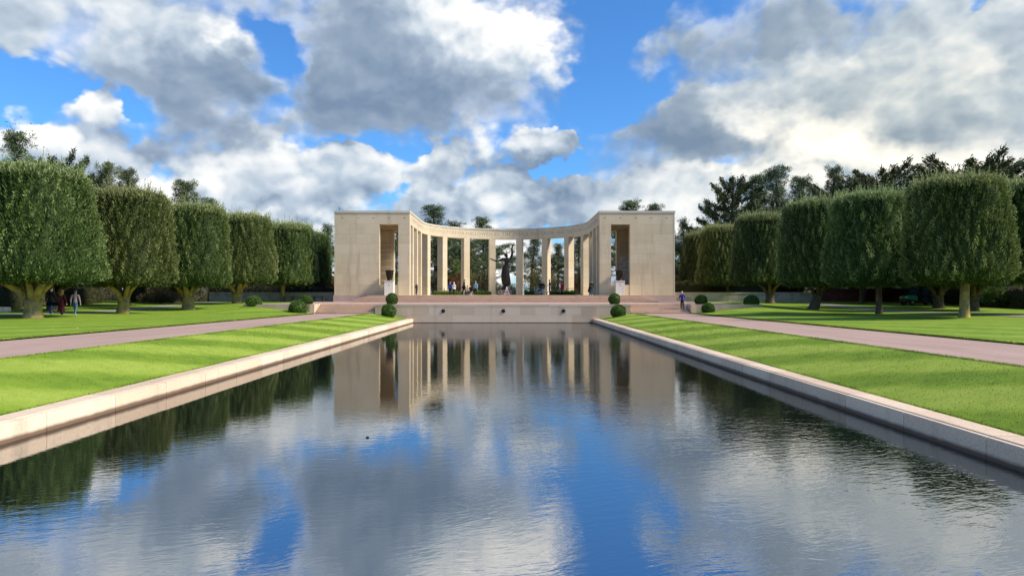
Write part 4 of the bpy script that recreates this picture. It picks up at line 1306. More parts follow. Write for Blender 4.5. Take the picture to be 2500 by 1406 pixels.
# --- clipped holm oaks: a barrel of dense foliage with a loose fringe of new shoots on top
OAK_H = 7.15
def oak_crown(seed, flare=0.06):
    rg = np.random.default_rng(seed)
    ph = rg.uniform(0, 6.28, 6)
    def prof(h):
        r = 3.16 * (1 + flare * (0.42 - h) * 1.8 - .12 * np.clip(h - .55, 0, 1) ** 2)
        top = np.clip((h - .87) / .13, 0, 1); bot = np.clip((.06 - h) / .06, 0, 1)
        return r * np.sqrt(np.clip(1 - .84 * top ** 2.6, 0, 1)) * (1 - .18 * bot ** 1.5)
    def lump(u, h):
        return 1 + .022 * np.sin(3 * u + ph[0] + 4 * h) + .018 * np.sin(5 * u + ph[1] - 7 * h) + .014 * np.sin(9 * u + ph[2] + 11 * h) + .012 * np.sin(14 * u + ph[3] - 17 * h)
    def sup(u):
        return (np.abs(np.cos(u)) ** 2.7 + np.abs(np.sin(u)) ** 2.7) ** (-1 / 2.7)
    def surf(u, h, k=1.0):
        r = prof(h) * lump(u, h) * sup(u + .5) * k
        return np.stack([r * np.cos(u), r * np.sin(u), h * OAK_H], 1)
    parts = [shell(lambda u, h: np.where(h[:, None] > .999, surf(u, h * .985, .3), surf(u, h * .985 + .004, .90)), 28, 14, .30)]  # added inner hull that stops light passing through the crown
    # side leaves, gathered into upright tufts with hollows between them
    n = 34000
    u = rg.uniform(0, 6.283, n); h = rg.uniform(0.0, .97, n) ** .97
    P = surf(u, h)
    nrm = np.stack([np.cos(u), np.sin(u), np.zeros(n)], 1)
    clump = np.zeros(n)
    for q in range(14):
        clump += np.sin(int(rg.integers(9, 46)) * u * rg.choice([-1, 1]) + rg.uniform(6, 30) * h + rg.uniform(0, 6.28))
    clump /= 2.6
    low = np.zeros(n)
    for q in range(7):
        low += np.sin(int(rg.integers(2, 9)) * u * rg.choice([-1, 1]) + rg.uniform(2, 9) * h + rg.uniform(0, 6.28))
    low /= 1.9
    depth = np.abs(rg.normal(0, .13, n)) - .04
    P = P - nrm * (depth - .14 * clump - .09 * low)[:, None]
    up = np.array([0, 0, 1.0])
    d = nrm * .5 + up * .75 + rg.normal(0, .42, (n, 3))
    tint = np.clip(.45 + rg.normal(0, .10, n) + .20 * clump + .10 * low - .6 * depth, .0, .9)  # shade painted in: hollows and deeper leaves darker, proud tufts lighter
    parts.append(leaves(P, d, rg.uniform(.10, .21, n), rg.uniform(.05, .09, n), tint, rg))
    # stray shoots on the sides
    for k in range(150):
        uu, hh = rg.uniform(0, 6.283), rg.uniform(.02, .96)
        b = surf(np.array([uu]), np.array([hh]))[0]
        o_ = np.array([math.cos(uu), math.sin(uu), 0])
        dv = o_ * rg.uniform(.3, 1.0) + np.array([0, 0, rg.uniform(.5, 1.1)]) + rg.normal(0, .2, 3)
        m_ = int(rg.integers(5, 11)); tt = np.linspace(0, 1, m_)[:, None]
        parts.append(leaves(b - o_ * .05 + dv * tt * rg.uniform(.25, .5), dv + rg.normal(0, .5, (m_, 3)), rg.uniform(.09, .16, m_), .05, np.clip(.68 + rg.normal(0, .08, m_), 0, 1), rg))
    # upright sprigs breaking the outline on the sides
    n = 2600
    u = rg.uniform(0, 6.283, n); h = rg.uniform(.02, .95, n)
    P = surf(u, h, 1.0)
    nrm = np.stack([np.cos(u), np.sin(u), np.zeros(n)], 1)
    d = nrm * rg.uniform(.25, .9, (n, 1)) + up * .9 + rg.normal(0, .3, (n, 3))
    parts.append(leaves(P - nrm * .05, d, rg.uniform(.22, .44, n), rg.uniform(.06, .10, n), np.clip(.62 + rg.normal(0, .09, n), 0, .9), rg))
    # top: pale new growth, its tint also raised for the light up there
    n = 5200
    u = rg.uniform(0, 6.283, n); q = np.sqrt(rg.uniform(0, 1, n))
    r = 2.72 * q * sup(u + .5) * lump(u, np.full(n, .95))
    P = np.stack([r * np.cos(u), r * np.sin(u), OAK_H * (1.0 - .09 * q ** 3.2) - rg.uniform(.0, .30, n)], 1)
    d = np.stack([np.cos(u) * q * .5, np.sin(u) * q * .5, np.ones(n)], 1) + rg.normal(0, .28, (n, 3))
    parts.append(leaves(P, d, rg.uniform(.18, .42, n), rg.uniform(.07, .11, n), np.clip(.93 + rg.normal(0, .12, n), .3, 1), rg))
    # tall shoots in bunches: each a stem of paired leaves
    nb = 420
    ub = rg.uniform(0, 6.283, nb); qb = np.where(rg.uniform(0, 1, nb) < .55, rg.uniform(.86, 1.04, nb), np.sqrt(rg.uniform(.05, 1, nb))); hb = rg.gamma(2.4, .14, nb) + .22
    for k in range(nb):
        r = 2.7 * qb[k]
        b = np.array([r * math.cos(ub[k]), r * math.sin(ub[k]), OAK_H * (1 - .085 * qb[k] ** 3.2) - .1])
        dv = np.array([math.cos(ub[k]) * .25 * qb[k], math.sin(ub[k]) * .25 * qb[k], 1.0]) + rg.normal(0, .1, 3)
        m = int(6 + hb[k] * 14)
        tt = np.linspace(0, 1, m)[:, None]
        P = b + dv * tt * hb[k]
        dd = dv * .8 + rg.normal(0, .45, (m, 3))
        parts.append(leaves(P, dd, rg.uniform(.10, .18, m), .05, np.clip(.88 + rg.normal(0, .1, m), 0, 1), rg))
    # ragged underside
    n = 2200
    u = rg.uniform(0, 6.283, n); q = np.sqrt(rg.uniform(.2, 1, n))
    r = 2.95 * q * sup(u + .5)
    P = np.stack([r * np.cos(u), r * np.sin(u), rg.uniform(-.12, .22, n)], 1)
    d = np.stack([np.cos(u) * .6, np.sin(u) * .6, -.2 * np.ones(n)], 1) + rg.normal(0, .6, (n, 3))
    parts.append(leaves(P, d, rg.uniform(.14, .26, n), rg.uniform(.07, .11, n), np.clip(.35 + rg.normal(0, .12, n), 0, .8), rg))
    return merge(parts)
oak_crowns = []
for k in range(4):
    v, f, tn = oak_crown(20 + k, (.15, .11, .13, .09)[k])
    oak_crowns.append(np_mesh("crown", v, f, M_OAK, tn))
def oak_trunk(seed, mat, base_r=.38, lean=(0, 0), H=2.35, limbs=6):
    rr = random.Random(seed)
    m = MB()
    fork = H * rr.uniform(.42, .58)
    fx, fy = lean[0] * fork / H, lean[1] * fork / H
    rads = [1.55, 1.18, 1.02, .98, 1.05]
    m.tube([(fx * t, fy * t, -.15 + (fork + .15) * t) for t in (0, .16, .45, .8, 1)], [base_r * q for q in rads], 14, 0, True, .07, rr)
    for k in range(limbs):
        a = 2 * math.pi * k / limbs + rr.uniform(-.35, .35)
        sp_ = rr.uniform(1.0, 2.1)
        p0 = Vector((fx + math.cos(a) * base_r * .3, fy + math.sin(a) * base_r * .3, fork - .25))
        p1 = Vector((fx + math.cos(a) * sp_ * .35, fy + math.sin(a) * sp_ * .35, fork + (H - fork) * .42))
        p2 = Vector((fx + math.cos(a) * sp_ * .75, fy + math.sin(a) * sp_ * .75, fork + (H - fork) * .85))
        p3 = Vector((fx + math.cos(a) * sp_, fy + math.sin(a) * sp_, H + .7))
        r0 = base_r * rr.uniform(.42, .58)
        m.tube([p0, p1, p2, p3], [r0, r0 * .8, r0 * .62, r0 * .4], 9, 0, True, .06, rr)
    return m.mesh("trunk", mat)
def post_trunk(seed, mat, r=.26, H=2.35, lean=(0, 0)):
    rr = random.Random(seed)
    m = MB()
    m.tube([(lean[0] * t, lean[1] * t, -.15 + (H + 1.0) * t) for t in (0, .06, .2, .45, .7, 1)], [r * q for q in (1.5, 1.15, 1.0, .93, .9, .7)], 12, 0, True, .06, rr)
    for k in range(4):
        a = k * 1.57 + rr.uniform(-.4, .4)
        m.tube([(lean[0] * .8, lean[1] * .8, H * .82), (math.cos(a) * .7, math.sin(a) * .7, H + .15), (math.cos(a) * 1.3, math.sin(a) * 1.3, H + .7)], [r * .4, r * .33, r * .2], 7)
    return m.mesh("trunk", mat)
TR = {'forkL': oak_trunk(3, M_BARKL, .46), 'forkL2': oak_trunk(8, M_BARKL, .40, (.25, 0)), 'forkL3': oak_trunk(11, M_BARKL, .50, (-.1, 0)), 'leanD': oak_trunk(15, M_BARKD, .40, (.75, 0)),
      'forkD': oak_trunk(17, M_BARKD, .42), 'forkD2': oak_trunk(19, M_BARKD, .48, (-.2, 0)), 'postL': post_trunk(2, M_BARKL, .27), 'postD': post_trunk(5, M_BARKD, .23), 'postD2': post_trunk(6, M_BARKL, .27, 2.35, (.15, 0))}
def oak(x, y, trunk, var, label, group, top=None, width=6.3, off=(0, 0), rz=0.0, trot=0.0, bottom=2.2):
    z = lz(x, y)
    t = empty("clipped_oak_tree", (x, y, z), 0, label, "tree", group)
    a = link("trunk", TR[trunk], t, (0, 0, 0), trot)
    c = link("crown", oak_crowns[var], t, (off[0], off[1], bottom - .05), rz)
    hh = (top - z) - bottom
    c.scale = (width / 6.6, width / 6.6, hh / OAK_H)
    return t
GL, GR = "clipped oaks left of the pool", "clipped oaks right of the pool"
ORD = ("first", "second", "third", "fourth", "fifth", "sixth")
front_l = [(-27.8, 42.4, 'forkL', 0, 10.05, 6.6, (-.05, 0), .4, 0.6), (-28.2, 52.9, 'forkL2', 1, 10.15, 5.8, (.45, 0), 2.1, 0.0), (-28.0, 63.3, 'forkL3', 2, 10.35, 5.7, (.6, 0), 4.0, .5),
           (-28.0, 74.6, 'forkL', 3, 10.75, 5.6, (.8, 0), 1.2, 2.2), (-26.7, 85.5, 'postL', 0, 10.9, 6.1, (.75, 0), 5.2, 0)]
for k, (x, y, tr, va, tp, wd, of, rz, tro) in enumerate(front_l):
    oak(x, y, tr, va, "clipped oak with drum-shaped crown, %s from the camera in the left front row" % ORD[k], GL, tp, wd, of, rz, tro)
front_r = [(28.1, 42.9, 'postD2', 1, 9.5, 5.6, (-.4, 0), 3.0, 0), (28.0, 52.6, 'postD', 2, 9.95, 5.9, (-.5, 0), .7, 0), (27.6, 63.1, 'leanD', 3, 10.75, 5.7, (.3, 0), 2.6, 0),
           (28.0, 74.7, 'forkD', 0, 10.85, 5.7, (-.8, 0), 4.4, 0), (28.0, 89.2, 'postD', 1, 11.0, 5.6, (-.7, 0), 1.9, 0), (27.8, 97.5, 'forkD2', 2, 10.9, 5.6, (-.6, 0), 5.5, 0)]
for k, (x, y, tr, va, tp, wd, of, rz, tro) in enumerate(front_r):
    oak(x, y, tr, va, "clipped oak with drum-shaped crown, %s from the camera in the right front row" % ORD[k], GR, tp, wd, of, rz, tro)
back_l = [(-37.0, 48.0, 'forkD', 3, 10.2, 6.4, 1.0), (-37.2, 59.0, 'forkD2', 0, 10.2, 6.4, 2.0), (-37.5, 70.5, 'forkD', 1, 10.3, 6.4, 3.0), (-37.5, 81.0, 'forkD2', 2, 10.3, 6.3, 4.2), (-26.5, 95.0, 'postD', 3, 10.7, 5.9, 0.3)]
for k, (x, y, tr, va, tp, wd, rz) in enumerate(back_l):
    oak(x, y, tr, va, ("clipped oak, %s from the camera in the shaded second row on the left" % ORD[k]) if k < 4 else "dark clipped oak standing closest to the left memorial block", GL, tp, wd, (0, 0), rz, rz)
back_r = [(35.0, 46.8, 'postD', 2, 9.9, 6.3, 1.0), (38.4, 58.0, 'forkD2', 0, 10.2, 6.6, 2.0), (39.9, 65.0, 'forkD', 1, 10.2, 6.4, 3.3), (38.8, 77.0, 'postD', 3, 10.3, 6.3, 4.2), (37.5, 90.5, 'postD', 0, 10.6, 6.2, .3)]
for k, (x, y, tr, va, tp, wd, rz) in enumerate(back_r):
    oak(x, y, tr, va, "clipped oak, %s from the camera in the shaded second row on the right" % ORD[k], GR, tp, wd, (0, 0), rz, rz)

# --- topiary balls
def ball_mesh(seed, flat):
    rg = np.random.default_rng(seed)
    def surf(u, h, k=1.0):
        a = -math.pi / 2 * flat + h * (math.pi / 2 * (1 + flat))
        return np.stack([k * np.cos(a) * np.cos(u), k * np.cos(a) * np.sin(u), k * np.sin(a)], 1) * .5
    n = 3800
    z = rg.uniform(-math.sin(math.pi / 2 * flat), 1, n); u = rg.uniform(0, 6.283, n)
    r = np.sqrt(np.maximum(1 - z * z, 0))
    nr = np.stack([r * np.cos(u), r * np.sin(u), z], 1)
    wv = .018 * np.sin(3 * u + 5 * z) + .014 * np.sin(7 * u - 4 * z + 1)
    P = nr * (.5 * (1 - np.abs(rg.normal(0, .035, n))) + wv)[:, None] - nr * .03
    parts = [shell(lambda uu, hh: surf(uu, hh, .93), 22, 12, .35), leaves(P, nr * .8 + np.array([0, 0, .3]) + rg.normal(0, .6, (n, 3)), rg.uniform(.045, .095, n), rg.uniform(.025, .05, n), np.clip(.52 + rg.normal(0, .24, n), 0, 1), rg)]
    return np_mesh2(merge(parts))
def np_mesh2(p, mat=None, name="foliage"):
    return np_mesh(name, p[0], p[1], mat or M_BOX, p[2])
BALL = [ball_mesh(1, .62), ball_mesh(2, .38)]
STEM = MB().tube([(0, 0, -.25), (0, 0, .5)], [.06, .05], 7).mesh("stem", M_BARKD)
def ball(x, y, z, dia, hgt, kind, label):
    t = empty("topiary_ball", (x, y, z), 0, label, "shrub", "clipped box balls around the pool steps")
    fl = math.sin(math.pi / 2 * (.62, .38)[kind])
    o = link("foliage", BALL[kind], t, (0, 0, 0), rnd.uniform(0, 6))
    o.scale = (dia * rnd.uniform(.97, 1.05), dia * rnd.uniform(.97, 1.05), hgt / (.5 * (1 + fl)))
    o.rotation_euler.x = rnd.uniform(-.05, .05)
    o.location.z = .5 * fl * o.scale.z - .02
    link("stem", STEM, t)
    return t
def bp(px, D): return .62 + (px - 1245) * D / F
ball(bp(957, 63.2), 63.2, Z1, 1.08, 1.00, 0, "clipped box ball on the terrace edge, left of the two spheres' wall corner".replace(", left of the two spheres' wall corner", " above the left end of the pool wall"))
ball(bp(949, 60.6), 60.6, .50, 1.22, 1.18, 0, "clipped box ball on the left grass bank against the pool wall")
ball(bp(728, 61.2), 61.2, lz(-17.7, 61.2) - .06, 1.52, 1.10, 1, "clipped box dome on the lawn in front of the left wing wall")
ball(bp(747, 64.2), 64.2, Z1, 1.24, .85, 1, "clipped box dome on the terrace behind the left wing wall")
ball(bp(621, 62.5), 62.5, lz(-21.9, 62.5) - .05, 1.34, .96, 1, "clipped box dome on the lawn at the far end of the left wing wall")
ball(bp(1500, 63.2), 63.2, Z1, 1.08, .98, 0, "clipped box ball on the terrace edge above the right end of the pool wall")
ball(bp(1509.5, 60.6), 60.6, .50, 1.28, 1.12, 0, "clipped box ball on the right grass bank against the pool wall")
ball(bp(1729, 61.2), 61.2, lz(17.7, 61.2) - .03, 1.12, .86, 1, "clipped box dome on the lawn in front of the right wing wall")
ball(bp(1712, 64.2), 64.2, Z1, 1.08, .84, 1, "clipped box dome on the terrace behind the right wing wall")
ball(bp(1835, 62.8), 62.8, lz(22.0, 62.8) - .05, 1.26, .98, 1, "loose box dome on the lawn at the far end of the right wing wall")

# --- hedges and low planting
def hedge_mesh(seed, L, Wd, H, n, mat, leaf=(.08, .16), ragged=.12):
    rg = np.random.default_rng(seed)
    parts = []
    c = np.array([[x, y, z] for x in (-L / 2, L / 2) for y in (-Wd / 2, Wd / 2) for z in (0, H)]) * np.array([.97, .8, .86])
    parts.append((c, np.array([(0, 1, 3, 2), (4, 6, 7, 5), (0, 4, 5, 1), (2, 3, 7, 6), (1, 5, 7, 3)]), np.full(5, .2)))
    u = rg.uniform(-.5, .5, n) * L
    side = rg.integers(0, 5, n)
    y = np.where(side < 2, -Wd / 2, np.where(side == 2, Wd / 2, rg.uniform(-.5, .5, n) * Wd))
    top = H * (1 + ragged * .5 * np.sin(u * 2.1 + seed) + ragged * .4 * np.sin(u * 5.3))
    z = np.where(side < 3, rg.uniform(0, 1, n), 1.0) * top
    nr = np.stack([np.zeros(n), np.where(side < 2, -1.0, np.where(side == 2, 1.0, 0)), np.where(side > 2, 1.0, .15)], 1)
    P = np.stack([u, y, z], 1) - nr * np.abs(rg.normal(0, .12, (n, 1))) + rg.normal(0, .04, (n, 3))
    d = nr * .6 + np.array([0, 0, .5]) + rg.normal(0, .7, (n, 3))
    tint = np.clip(.5 + rg.normal(0, .22, n) + .2 * np.sin(u * .9 + seed), 0, 1)
    parts.append(leaves(P, d, rg.uniform(*leaf, n), rg.uniform(leaf[0] * .55, leaf[1] * .55, n), tint, rg))
    return np_mesh2(merge(parts), mat)
def hedge(x, y, L, Wd, H, mat, label, n=5000, seed=1, rz=0.0, z=None, cat="hedge", group=None, leaf=(.10, .2), ragged=.12, name="hedge"):
    o = link(name, hedge_mesh(seed, L, Wd, H, n, mat, leaf, ragged), None, (x, y, lz(x, y) - .05 if z is None else z), rz)
    return tag(o, label, cat, group)
for k, (x0, x1, lab) in enumerate(((-9.75, -5.0, "low bright green planting bed left of the seated people"), (-4.0, -1.95, "low bright green planting bed just left of the statue"), (2.6, 4.4, "low bright green planting bed just right of the statue"), (6.0, 9.75, "low bright green planting bed below the red coat"))):
    hedge((x0 + x1) / 2, 97.0, x1 - x0, 1.7, .48, M_BED, lab, 2600, 40 + k, 0, Z2, "planting", "planting beds in the court", (.09, .18), .25, "planting_bed")
hedge(-29.3, 93.0, 18.5, 2.2, 2.05, M_HEDGE, "brown and green hedge rising behind the left boundary wall", 9000, 51, 0, 1.5)
hedge(29.6, 93.0, 18.5, 2.2, 2.5, M_OLIVE, "yellow-green hedge rising behind the right boundary wall", 9000, 52, 0, 1.5)
hedge(-44.5, 62, 34, 2.4, 2.3, M_HEDGE, "dark mixed hedge behind the left trees", 12000, 53, R(93))
hedge(-40.0, 84.5, 9, 2.2, 2.3, M_HEDGE, "short dark hedge at the end of the left boundary wall", 4500, 54, R(12))
hedge(47.5, 68, 32, 2.2, 2.0, M_HEDGE, "dark mixed hedge behind the right trees", 12000, 55, R(88))
hedge(44.5, 87.5, 12, 1.6, 1.9, M_RUST, "thin reddish hedge at the end of the right boundary wall", 3500, 56, R(-6))

hedge(-56, 75, 70, 3.5, 5.0, M_HEDGE, "tall dark woodland edge closing the view behind the left trees", 16000, 57, R(97), 1.0, leaf=(.2, .42), ragged=.3)
hedge(58, 78, 70, 3.5, 4.6, M_HEDGE, "tall dark woodland edge closing the view behind the right trees", 16000, 58, R(84), 1.0, leaf=(.2, .42), ragged=.3)
hedge(-38, 104, 34, 3, 4.2, M_HEDGE, "tall brownish hedge far behind the left boundary wall", 9000, 59, R(-4), 1.4, leaf=(.2, .38), ragged=.3)
hedge(40, 106, 34, 3, 4.2, M_HEDGE, "tall brownish hedge far behind the right boundary wall", 9000, 60, R(4), 1.4, leaf=(.2, .38), ragged=.3)

# --- pines, cypresses, shrubs
def tube_np(pts, rad, seg=6):
    m = MB(); m.tube(pts, rad, seg); return m
def pine_meshes(seed, H=14.0, spread=4.2, dense=1.0, low=.35):
    rr = random.Random(seed); rg = np.random.default_rng(seed)
    tm = MB()
    bendx, bendy = rr.uniform(-.6, .6), rr.uniform(-.6, .6)
    tp = lambda t: Vector((bendx * t * t + .15 * math.sin(5 * t + seed), bendy * t * t, H * t))
    tm.tube([tp(t) for t in np.linspace(0, 1, 9)], [.28 * (1 - .86 * t) + .02 for t in np.linspace(0, 1, 9)], 9, 0, True, .06, rr)
    tips = []
    nb = int(46 * dense)
    for k in range(nb):
        t = low + (1 - low) * (k + rr.random()) / nb
        a = k * 2.4 + rr.uniform(-.5, .5)
        f = (t - low) / (1 - low)
        L = 1.25 * spread * (math.sin(min(1, f * 1.25 + .30) * math.pi) ** .7 * .9 + .12) * rr.uniform(.6, 1.15)
        L = max(L, .5)
        rise = rr.uniform(.02, .30) + .35 * f
        b = tp(t)
        dirv = Vector((math.cos(a), math.sin(a), 0))
        pts = [b + dirv * (L * q) + Vector((0, 0, L * rise * q * q + rr.uniform(-.08, .08))) for q in (0, .33, .66, 1)]
        tm.tube(pts, [.085 * (1 - f * .5), .06, .04, .018], 5)
        for q in np.linspace(.42, 1.05, int(3 + L * 1.5)):
            c = b + dirv * (L * q) + Vector((0, 0, L * rise * q * q))
            for _ in range(rr.choice((2, 2, 3, 4))):
                w = (1.15 - q) * 1.2 + .28
                tips.append((c.x + rr.gauss(0, w * .45), c.y + rr.gauss(0, w * .45), c.z + rr.uniform(.0, .38)))
    for _ in range(10): 
        c = tp(rr.uniform(.93, 1.02)); tips.append((c.x + rr.gauss(0, .35), c.y + rr.gauss(0, .35), c.z + rr.uniform(-.1, .35)))
    T = np.array(tips)
    per = 32
    n = len(T) * per
    C = np.repeat(T, per, 0)
    d = unit(rg.normal(size=(n, 3)) + np.array([0, 0, .55]))
    base = C + d * rg.uniform(0, .14, (n, 1)) + rg.normal(0, .10, (n, 3))
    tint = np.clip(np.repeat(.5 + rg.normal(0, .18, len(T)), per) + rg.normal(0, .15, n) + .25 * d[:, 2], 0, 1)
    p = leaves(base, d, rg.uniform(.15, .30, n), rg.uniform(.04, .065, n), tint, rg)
    return tm.mesh("trunk", M_BARKD), np_mesh2(p, M_PINE, "crown")
def cypress_meshes(seed, H=14.0, spread=6.5, flat=.5):
    rr = random.Random(seed); rg = np.random.default_rng(seed)
    tm = MB()
    tm.tube([(.2 * math.sin(4 * t), .15 * math.sin(3 * t), H * .93 * t) for t in np.linspace(0, 1, 8)], [.45 * (1 - .9 * t) + .02 for t in np.linspace(0, 1, 8)], 9, 0, True, .08, rr)
    bases, dirs, Ls, tints = [], [], [], []
    nb = 58
    for k in range(nb):
        t = .14 + .84 * (k / nb)
        a = k * 2.4 + rr.uniform(-.4, .4)
        L = spread * (1 - t) ** flat * rr.uniform(.70, 1.12) + .9
        rise = rr.uniform(.12, .5) + .28 * t
        b = Vector((.2 * math.sin(4 * t), .15 * math.sin(3 * t), H * .93 * t))
        dv = Vector((math.cos(a), math.sin(a), 0))
        tm.tube([b + dv * (L * q) + Vector((0, 0, L * rise * q ** 1.5)) for q in (0, .4, .75, 1)], [.10 * (1.1 - t), .07, .04, .015], 5)
        tn = rr.gauss(.45, .12)
        m = int(300 * L / 4)
        q = rg.uniform(.22, 1.0, m) ** .8
        wdt = .95 * np.clip(1.12 - q, .05, 1) ** .8 * min(1.3, L / 4 + .35)
        ctr = np.array(b)[None] + np.array(dv)[None] * (L * q)[:, None] + np.array([0, 0, 1.0])[None] * (L * rise * q ** 1.5)[:, None]
        side = np.array([-dv.y, dv.x, 0])
        P = ctr + side[None] * rg.normal(0, 1, (m, 1)) * (wdt * .55)[:, None] + np.array([0, 0, 1.0])[None] * (rg.normal(.05, .16, m) - .25 * np.clip(1 - q, 0, 1) * rg.uniform(0, 1, m))[:, None]
        D = np.array(dv)[None] * .9 + np.array([0, 0, .28 + rise * .8])[None] + side[None] * rg.normal(0, .5, (m, 1)) + rg.normal(0, .22, (m, 3))
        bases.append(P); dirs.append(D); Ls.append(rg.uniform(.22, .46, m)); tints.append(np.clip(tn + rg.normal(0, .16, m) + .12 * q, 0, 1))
    P = np.concatenate(bases); D = np.concatenate(dirs); L = np.concatenate(Ls); T = np.concatenate(tints)
    p1 = leaves(P, D, L, L * .26, T, rg)
    p2 = leaves(P + rg.normal(0, .12, P.shape), D + rg.normal(0, .5, D.shape), L * .8, L * .24, T * .8, rg)
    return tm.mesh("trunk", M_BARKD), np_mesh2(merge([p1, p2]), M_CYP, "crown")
def bush_mesh(seed, R_=1.6, H=2.4, n=5200, mat=None, leaf=(.10, .2)):
    rg = np.random.default_rng(seed)
    k = 16
    C = np.stack([rg.normal(0, R_ * .42, k), rg.normal(0, R_ * .42, k), rg.uniform(.25, .80, k) * H], 1)
    rad = rg.uniform(.28, .5, k) * R_
    i = rg.integers(0, k, n)
    d = unit(rg.normal(size=(n, 3)))
    P = C[i] + d * (rad[i] * rg.uniform(.6, 1.05, n))[:, None]
    P[:, 2] = np.maximum(P[:, 2], .02)
    dd = d + np.array([0, 0, .5]) + rg.normal(0, .5, (n, 3))
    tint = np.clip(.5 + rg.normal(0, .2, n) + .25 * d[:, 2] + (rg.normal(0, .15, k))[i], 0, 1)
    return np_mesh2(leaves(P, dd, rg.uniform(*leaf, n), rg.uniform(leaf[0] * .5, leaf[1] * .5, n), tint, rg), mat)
def stems_mesh(seed, H=2.0, R_=1.0):
    rr = random.Random(seed); m = MB()
    for k in range(9):
        a = rr.uniform(0, 6.28); r = rr.uniform(.3, 1) * R_
        m.tube([(rr.uniform(-.15, .15), rr.uniform(-.15, .15), -.1), (math.cos(a) * r * .4, math.sin(a) * r * .4, H * .45), (math.cos(a) * r, math.sin(a) * r, H * rr.uniform(.7, .95))], [.05, .035, .012], 5)
    return m.mesh("stems", M_BARKD)
PINES = [pine_meshes(31, 14, 3.9), pine_meshes(32, 14, 4.6, 1.15, .25), pine_meshes(33, 14, 3.4, .9, .45), pine_meshes(34, 14, 5.2, 1.3, .3)]
CYPS = [cypress_meshes(41, 14, 7.0, .75), cypress_meshes(42, 14, 7.6, .5), cypress_meshes(43, 14, 6.4, .62)]
def tree(kind, var, px, D, top, label, wide=1.0, rz=None, zb=None, group="trees beyond the memorial and the clipped oaks"):
    x = bp(px, D)
    z = 1.5 if zb is None else zb
    H = 2.5 + (718 - top) * D / F - z
    t = empty("pine_tree" if kind == 'pine' else "cypress_tree", (x, D, z), 0, label, "tree", group)
    tm, cm = (PINES if kind == 'pine' else CYPS)[var]
    for nm, me in (("trunk", tm), ("crown", cm)):
        o = link(nm, me, t, (0, 0, -.1), rz if rz is not None else rnd.uniform(0, 6.28))
        o.scale = (H / 14 * wide, H / 14 * wide, H / 14)
        if nm == "trunk": q = o.rotation_euler.z
        else: o.rotation_euler.z = q
    return t
# behind the left row
tree('pine', 0, 65, 72, 338, "open pine with a tufted top rising behind the first left oak", 1.0, .4)
tree('cypress', 1, 150, 80, 376, "dark layered cypress showing right of the tufted pine top", .8, 1.0)
tree('pine', 1, 245, 84, 408, "rounded pine showing between the first and second left oaks", 1.0)
tree('pine', 3, 310, 88, 424, "pine with a domed top just above the second left oak", .9)
tree('pine', 3, 455, 92, 450, "broad pine above the third left oak", 1.25, 2.0)
tree('pine', 1, 520, 100, 492, "lower pine sloping down behind the third left oak", 1.1)
tree('pine', 2, 800, 112, 552, "thin pine peeping out left of the memorial block", 1.0)
tree('cypress', 2, 30, 66, 470, "dense dark cypress low behind the first left oak", 1.0)
tree('pine', 1, 380, 86, 520, "dense pine filling the gap behind the second and third left oaks", 1.2)
tree('cypress', 0, 620, 108, 560, "dark cypress low behind the fourth left oak", 1.1)
# behind the memorial
tree('pine', 0, 1062, 122, 510, "flat-topped pine rising above the left curve of the colonnade", 1.56, .9)
tree('pine', 2, 1110, 126, 545, "short pine top between two taller pines above the colonnade", 1.50)
tree('pine', 3, 1180, 128, 537, "bushy pine above the middle of the colonnade", 1.31, 2.2)
tree('pine', 1, 1085, 118, 590, "dark dense pine seen through the left columns", 1.88)
tree('cypress', 2, 1128, 121, 585, "dark green conifer seen through the second gap left of the statue", .8)
tree('pine', 2, 1190, 126, 575, "pine seen just left of the statue", 0.75)
tree('pine', 0, 1297, 122, 585, "airy pine seen just right of the statue", 1.56, 1.8)
tree('pine', 2, 1362, 120, 598, "slim pine seen through the right columns", 1.38)
tree('pine', 3, 1150, 119, 600, "dense pine seen through the first gap left of the statue", 1.1)
tree('pine', 1, 1412, 118, 575, "dark pine seen beside the right straight columns", 1.62)
tree('pine', 3, 1538, 128, 497, "pine top above the inner part of the right block", 1.25, .5)
tree('pine', 1, 1608, 130, 503, "pine top above the outer part of the right block", 1.25)
tree('cypress', 2, 905, 118, 545, "dark conifer seen through the left block opening", .5)
tree('pine', 1, 968, 116, 560, "dark pine seen through the slit of the left block", 0.75)
tree('pine', 2, 1508, 116, 560, "dark pine seen through the slit of the right block", 0.88)
# behind the right row
tree('pine', 2, 1668, 112, 538, "thin dark pine right against the right memorial block", .7)
tree('pine', 3, 1700, 116, 560, "grey-green bushy pine between the right block and the big cypress", 1.0)
tree('cypress', 0, 1790, 104, 420, "big dark cypress with upswept branches behind the farthest right oaks", .95, 2.4)
tree('pine', 1, 1900, 100, 412, "grey-green pine right of the big dark cypress", 1.15)
tree('pine', 3, 1960, 104, 440, "broad pine filling the gap behind the fourth right oak", 1.1)
tree('pine', 3, 2038, 96, 418, "rounded pine top above the third right oak", .8)
tree('cypress', 1, 2165, 88, 402, "spreading flat-topped cypress above the second right oak", 1.15, .3)
tree('cypress', 1, 2340, 78, 385, "large jagged cypress above the first right oak", 1.25, 3.6)
tree('cypress', 2, 2450, 80, 378, "wind-swept cypress leaning out at the right edge", 1.2, 1.4)
tree('pine', 1, 2250, 84, 430, "dense pine between the two large right cypresses", 1.1)
tree('cypress', 2, 2420, 70, 480, "dense dark cypress low behind the first right oak", 1.0)
tree('pine', 1, 2110, 84, 520, "dense pine low behind the second right oak", 1.2)
tree('cypress', 0, 2010, 98, 540, "dark cypress low behind the third right oak", 1.1)
tree('pine', 3, 1850, 108, 436, "full dark pine tucked right behind the big cypress", 1.2)
tree('cypress', 1, 2085, 92, 440, "low spreading cypress left of the flat-topped one", 1.1, 2.0)
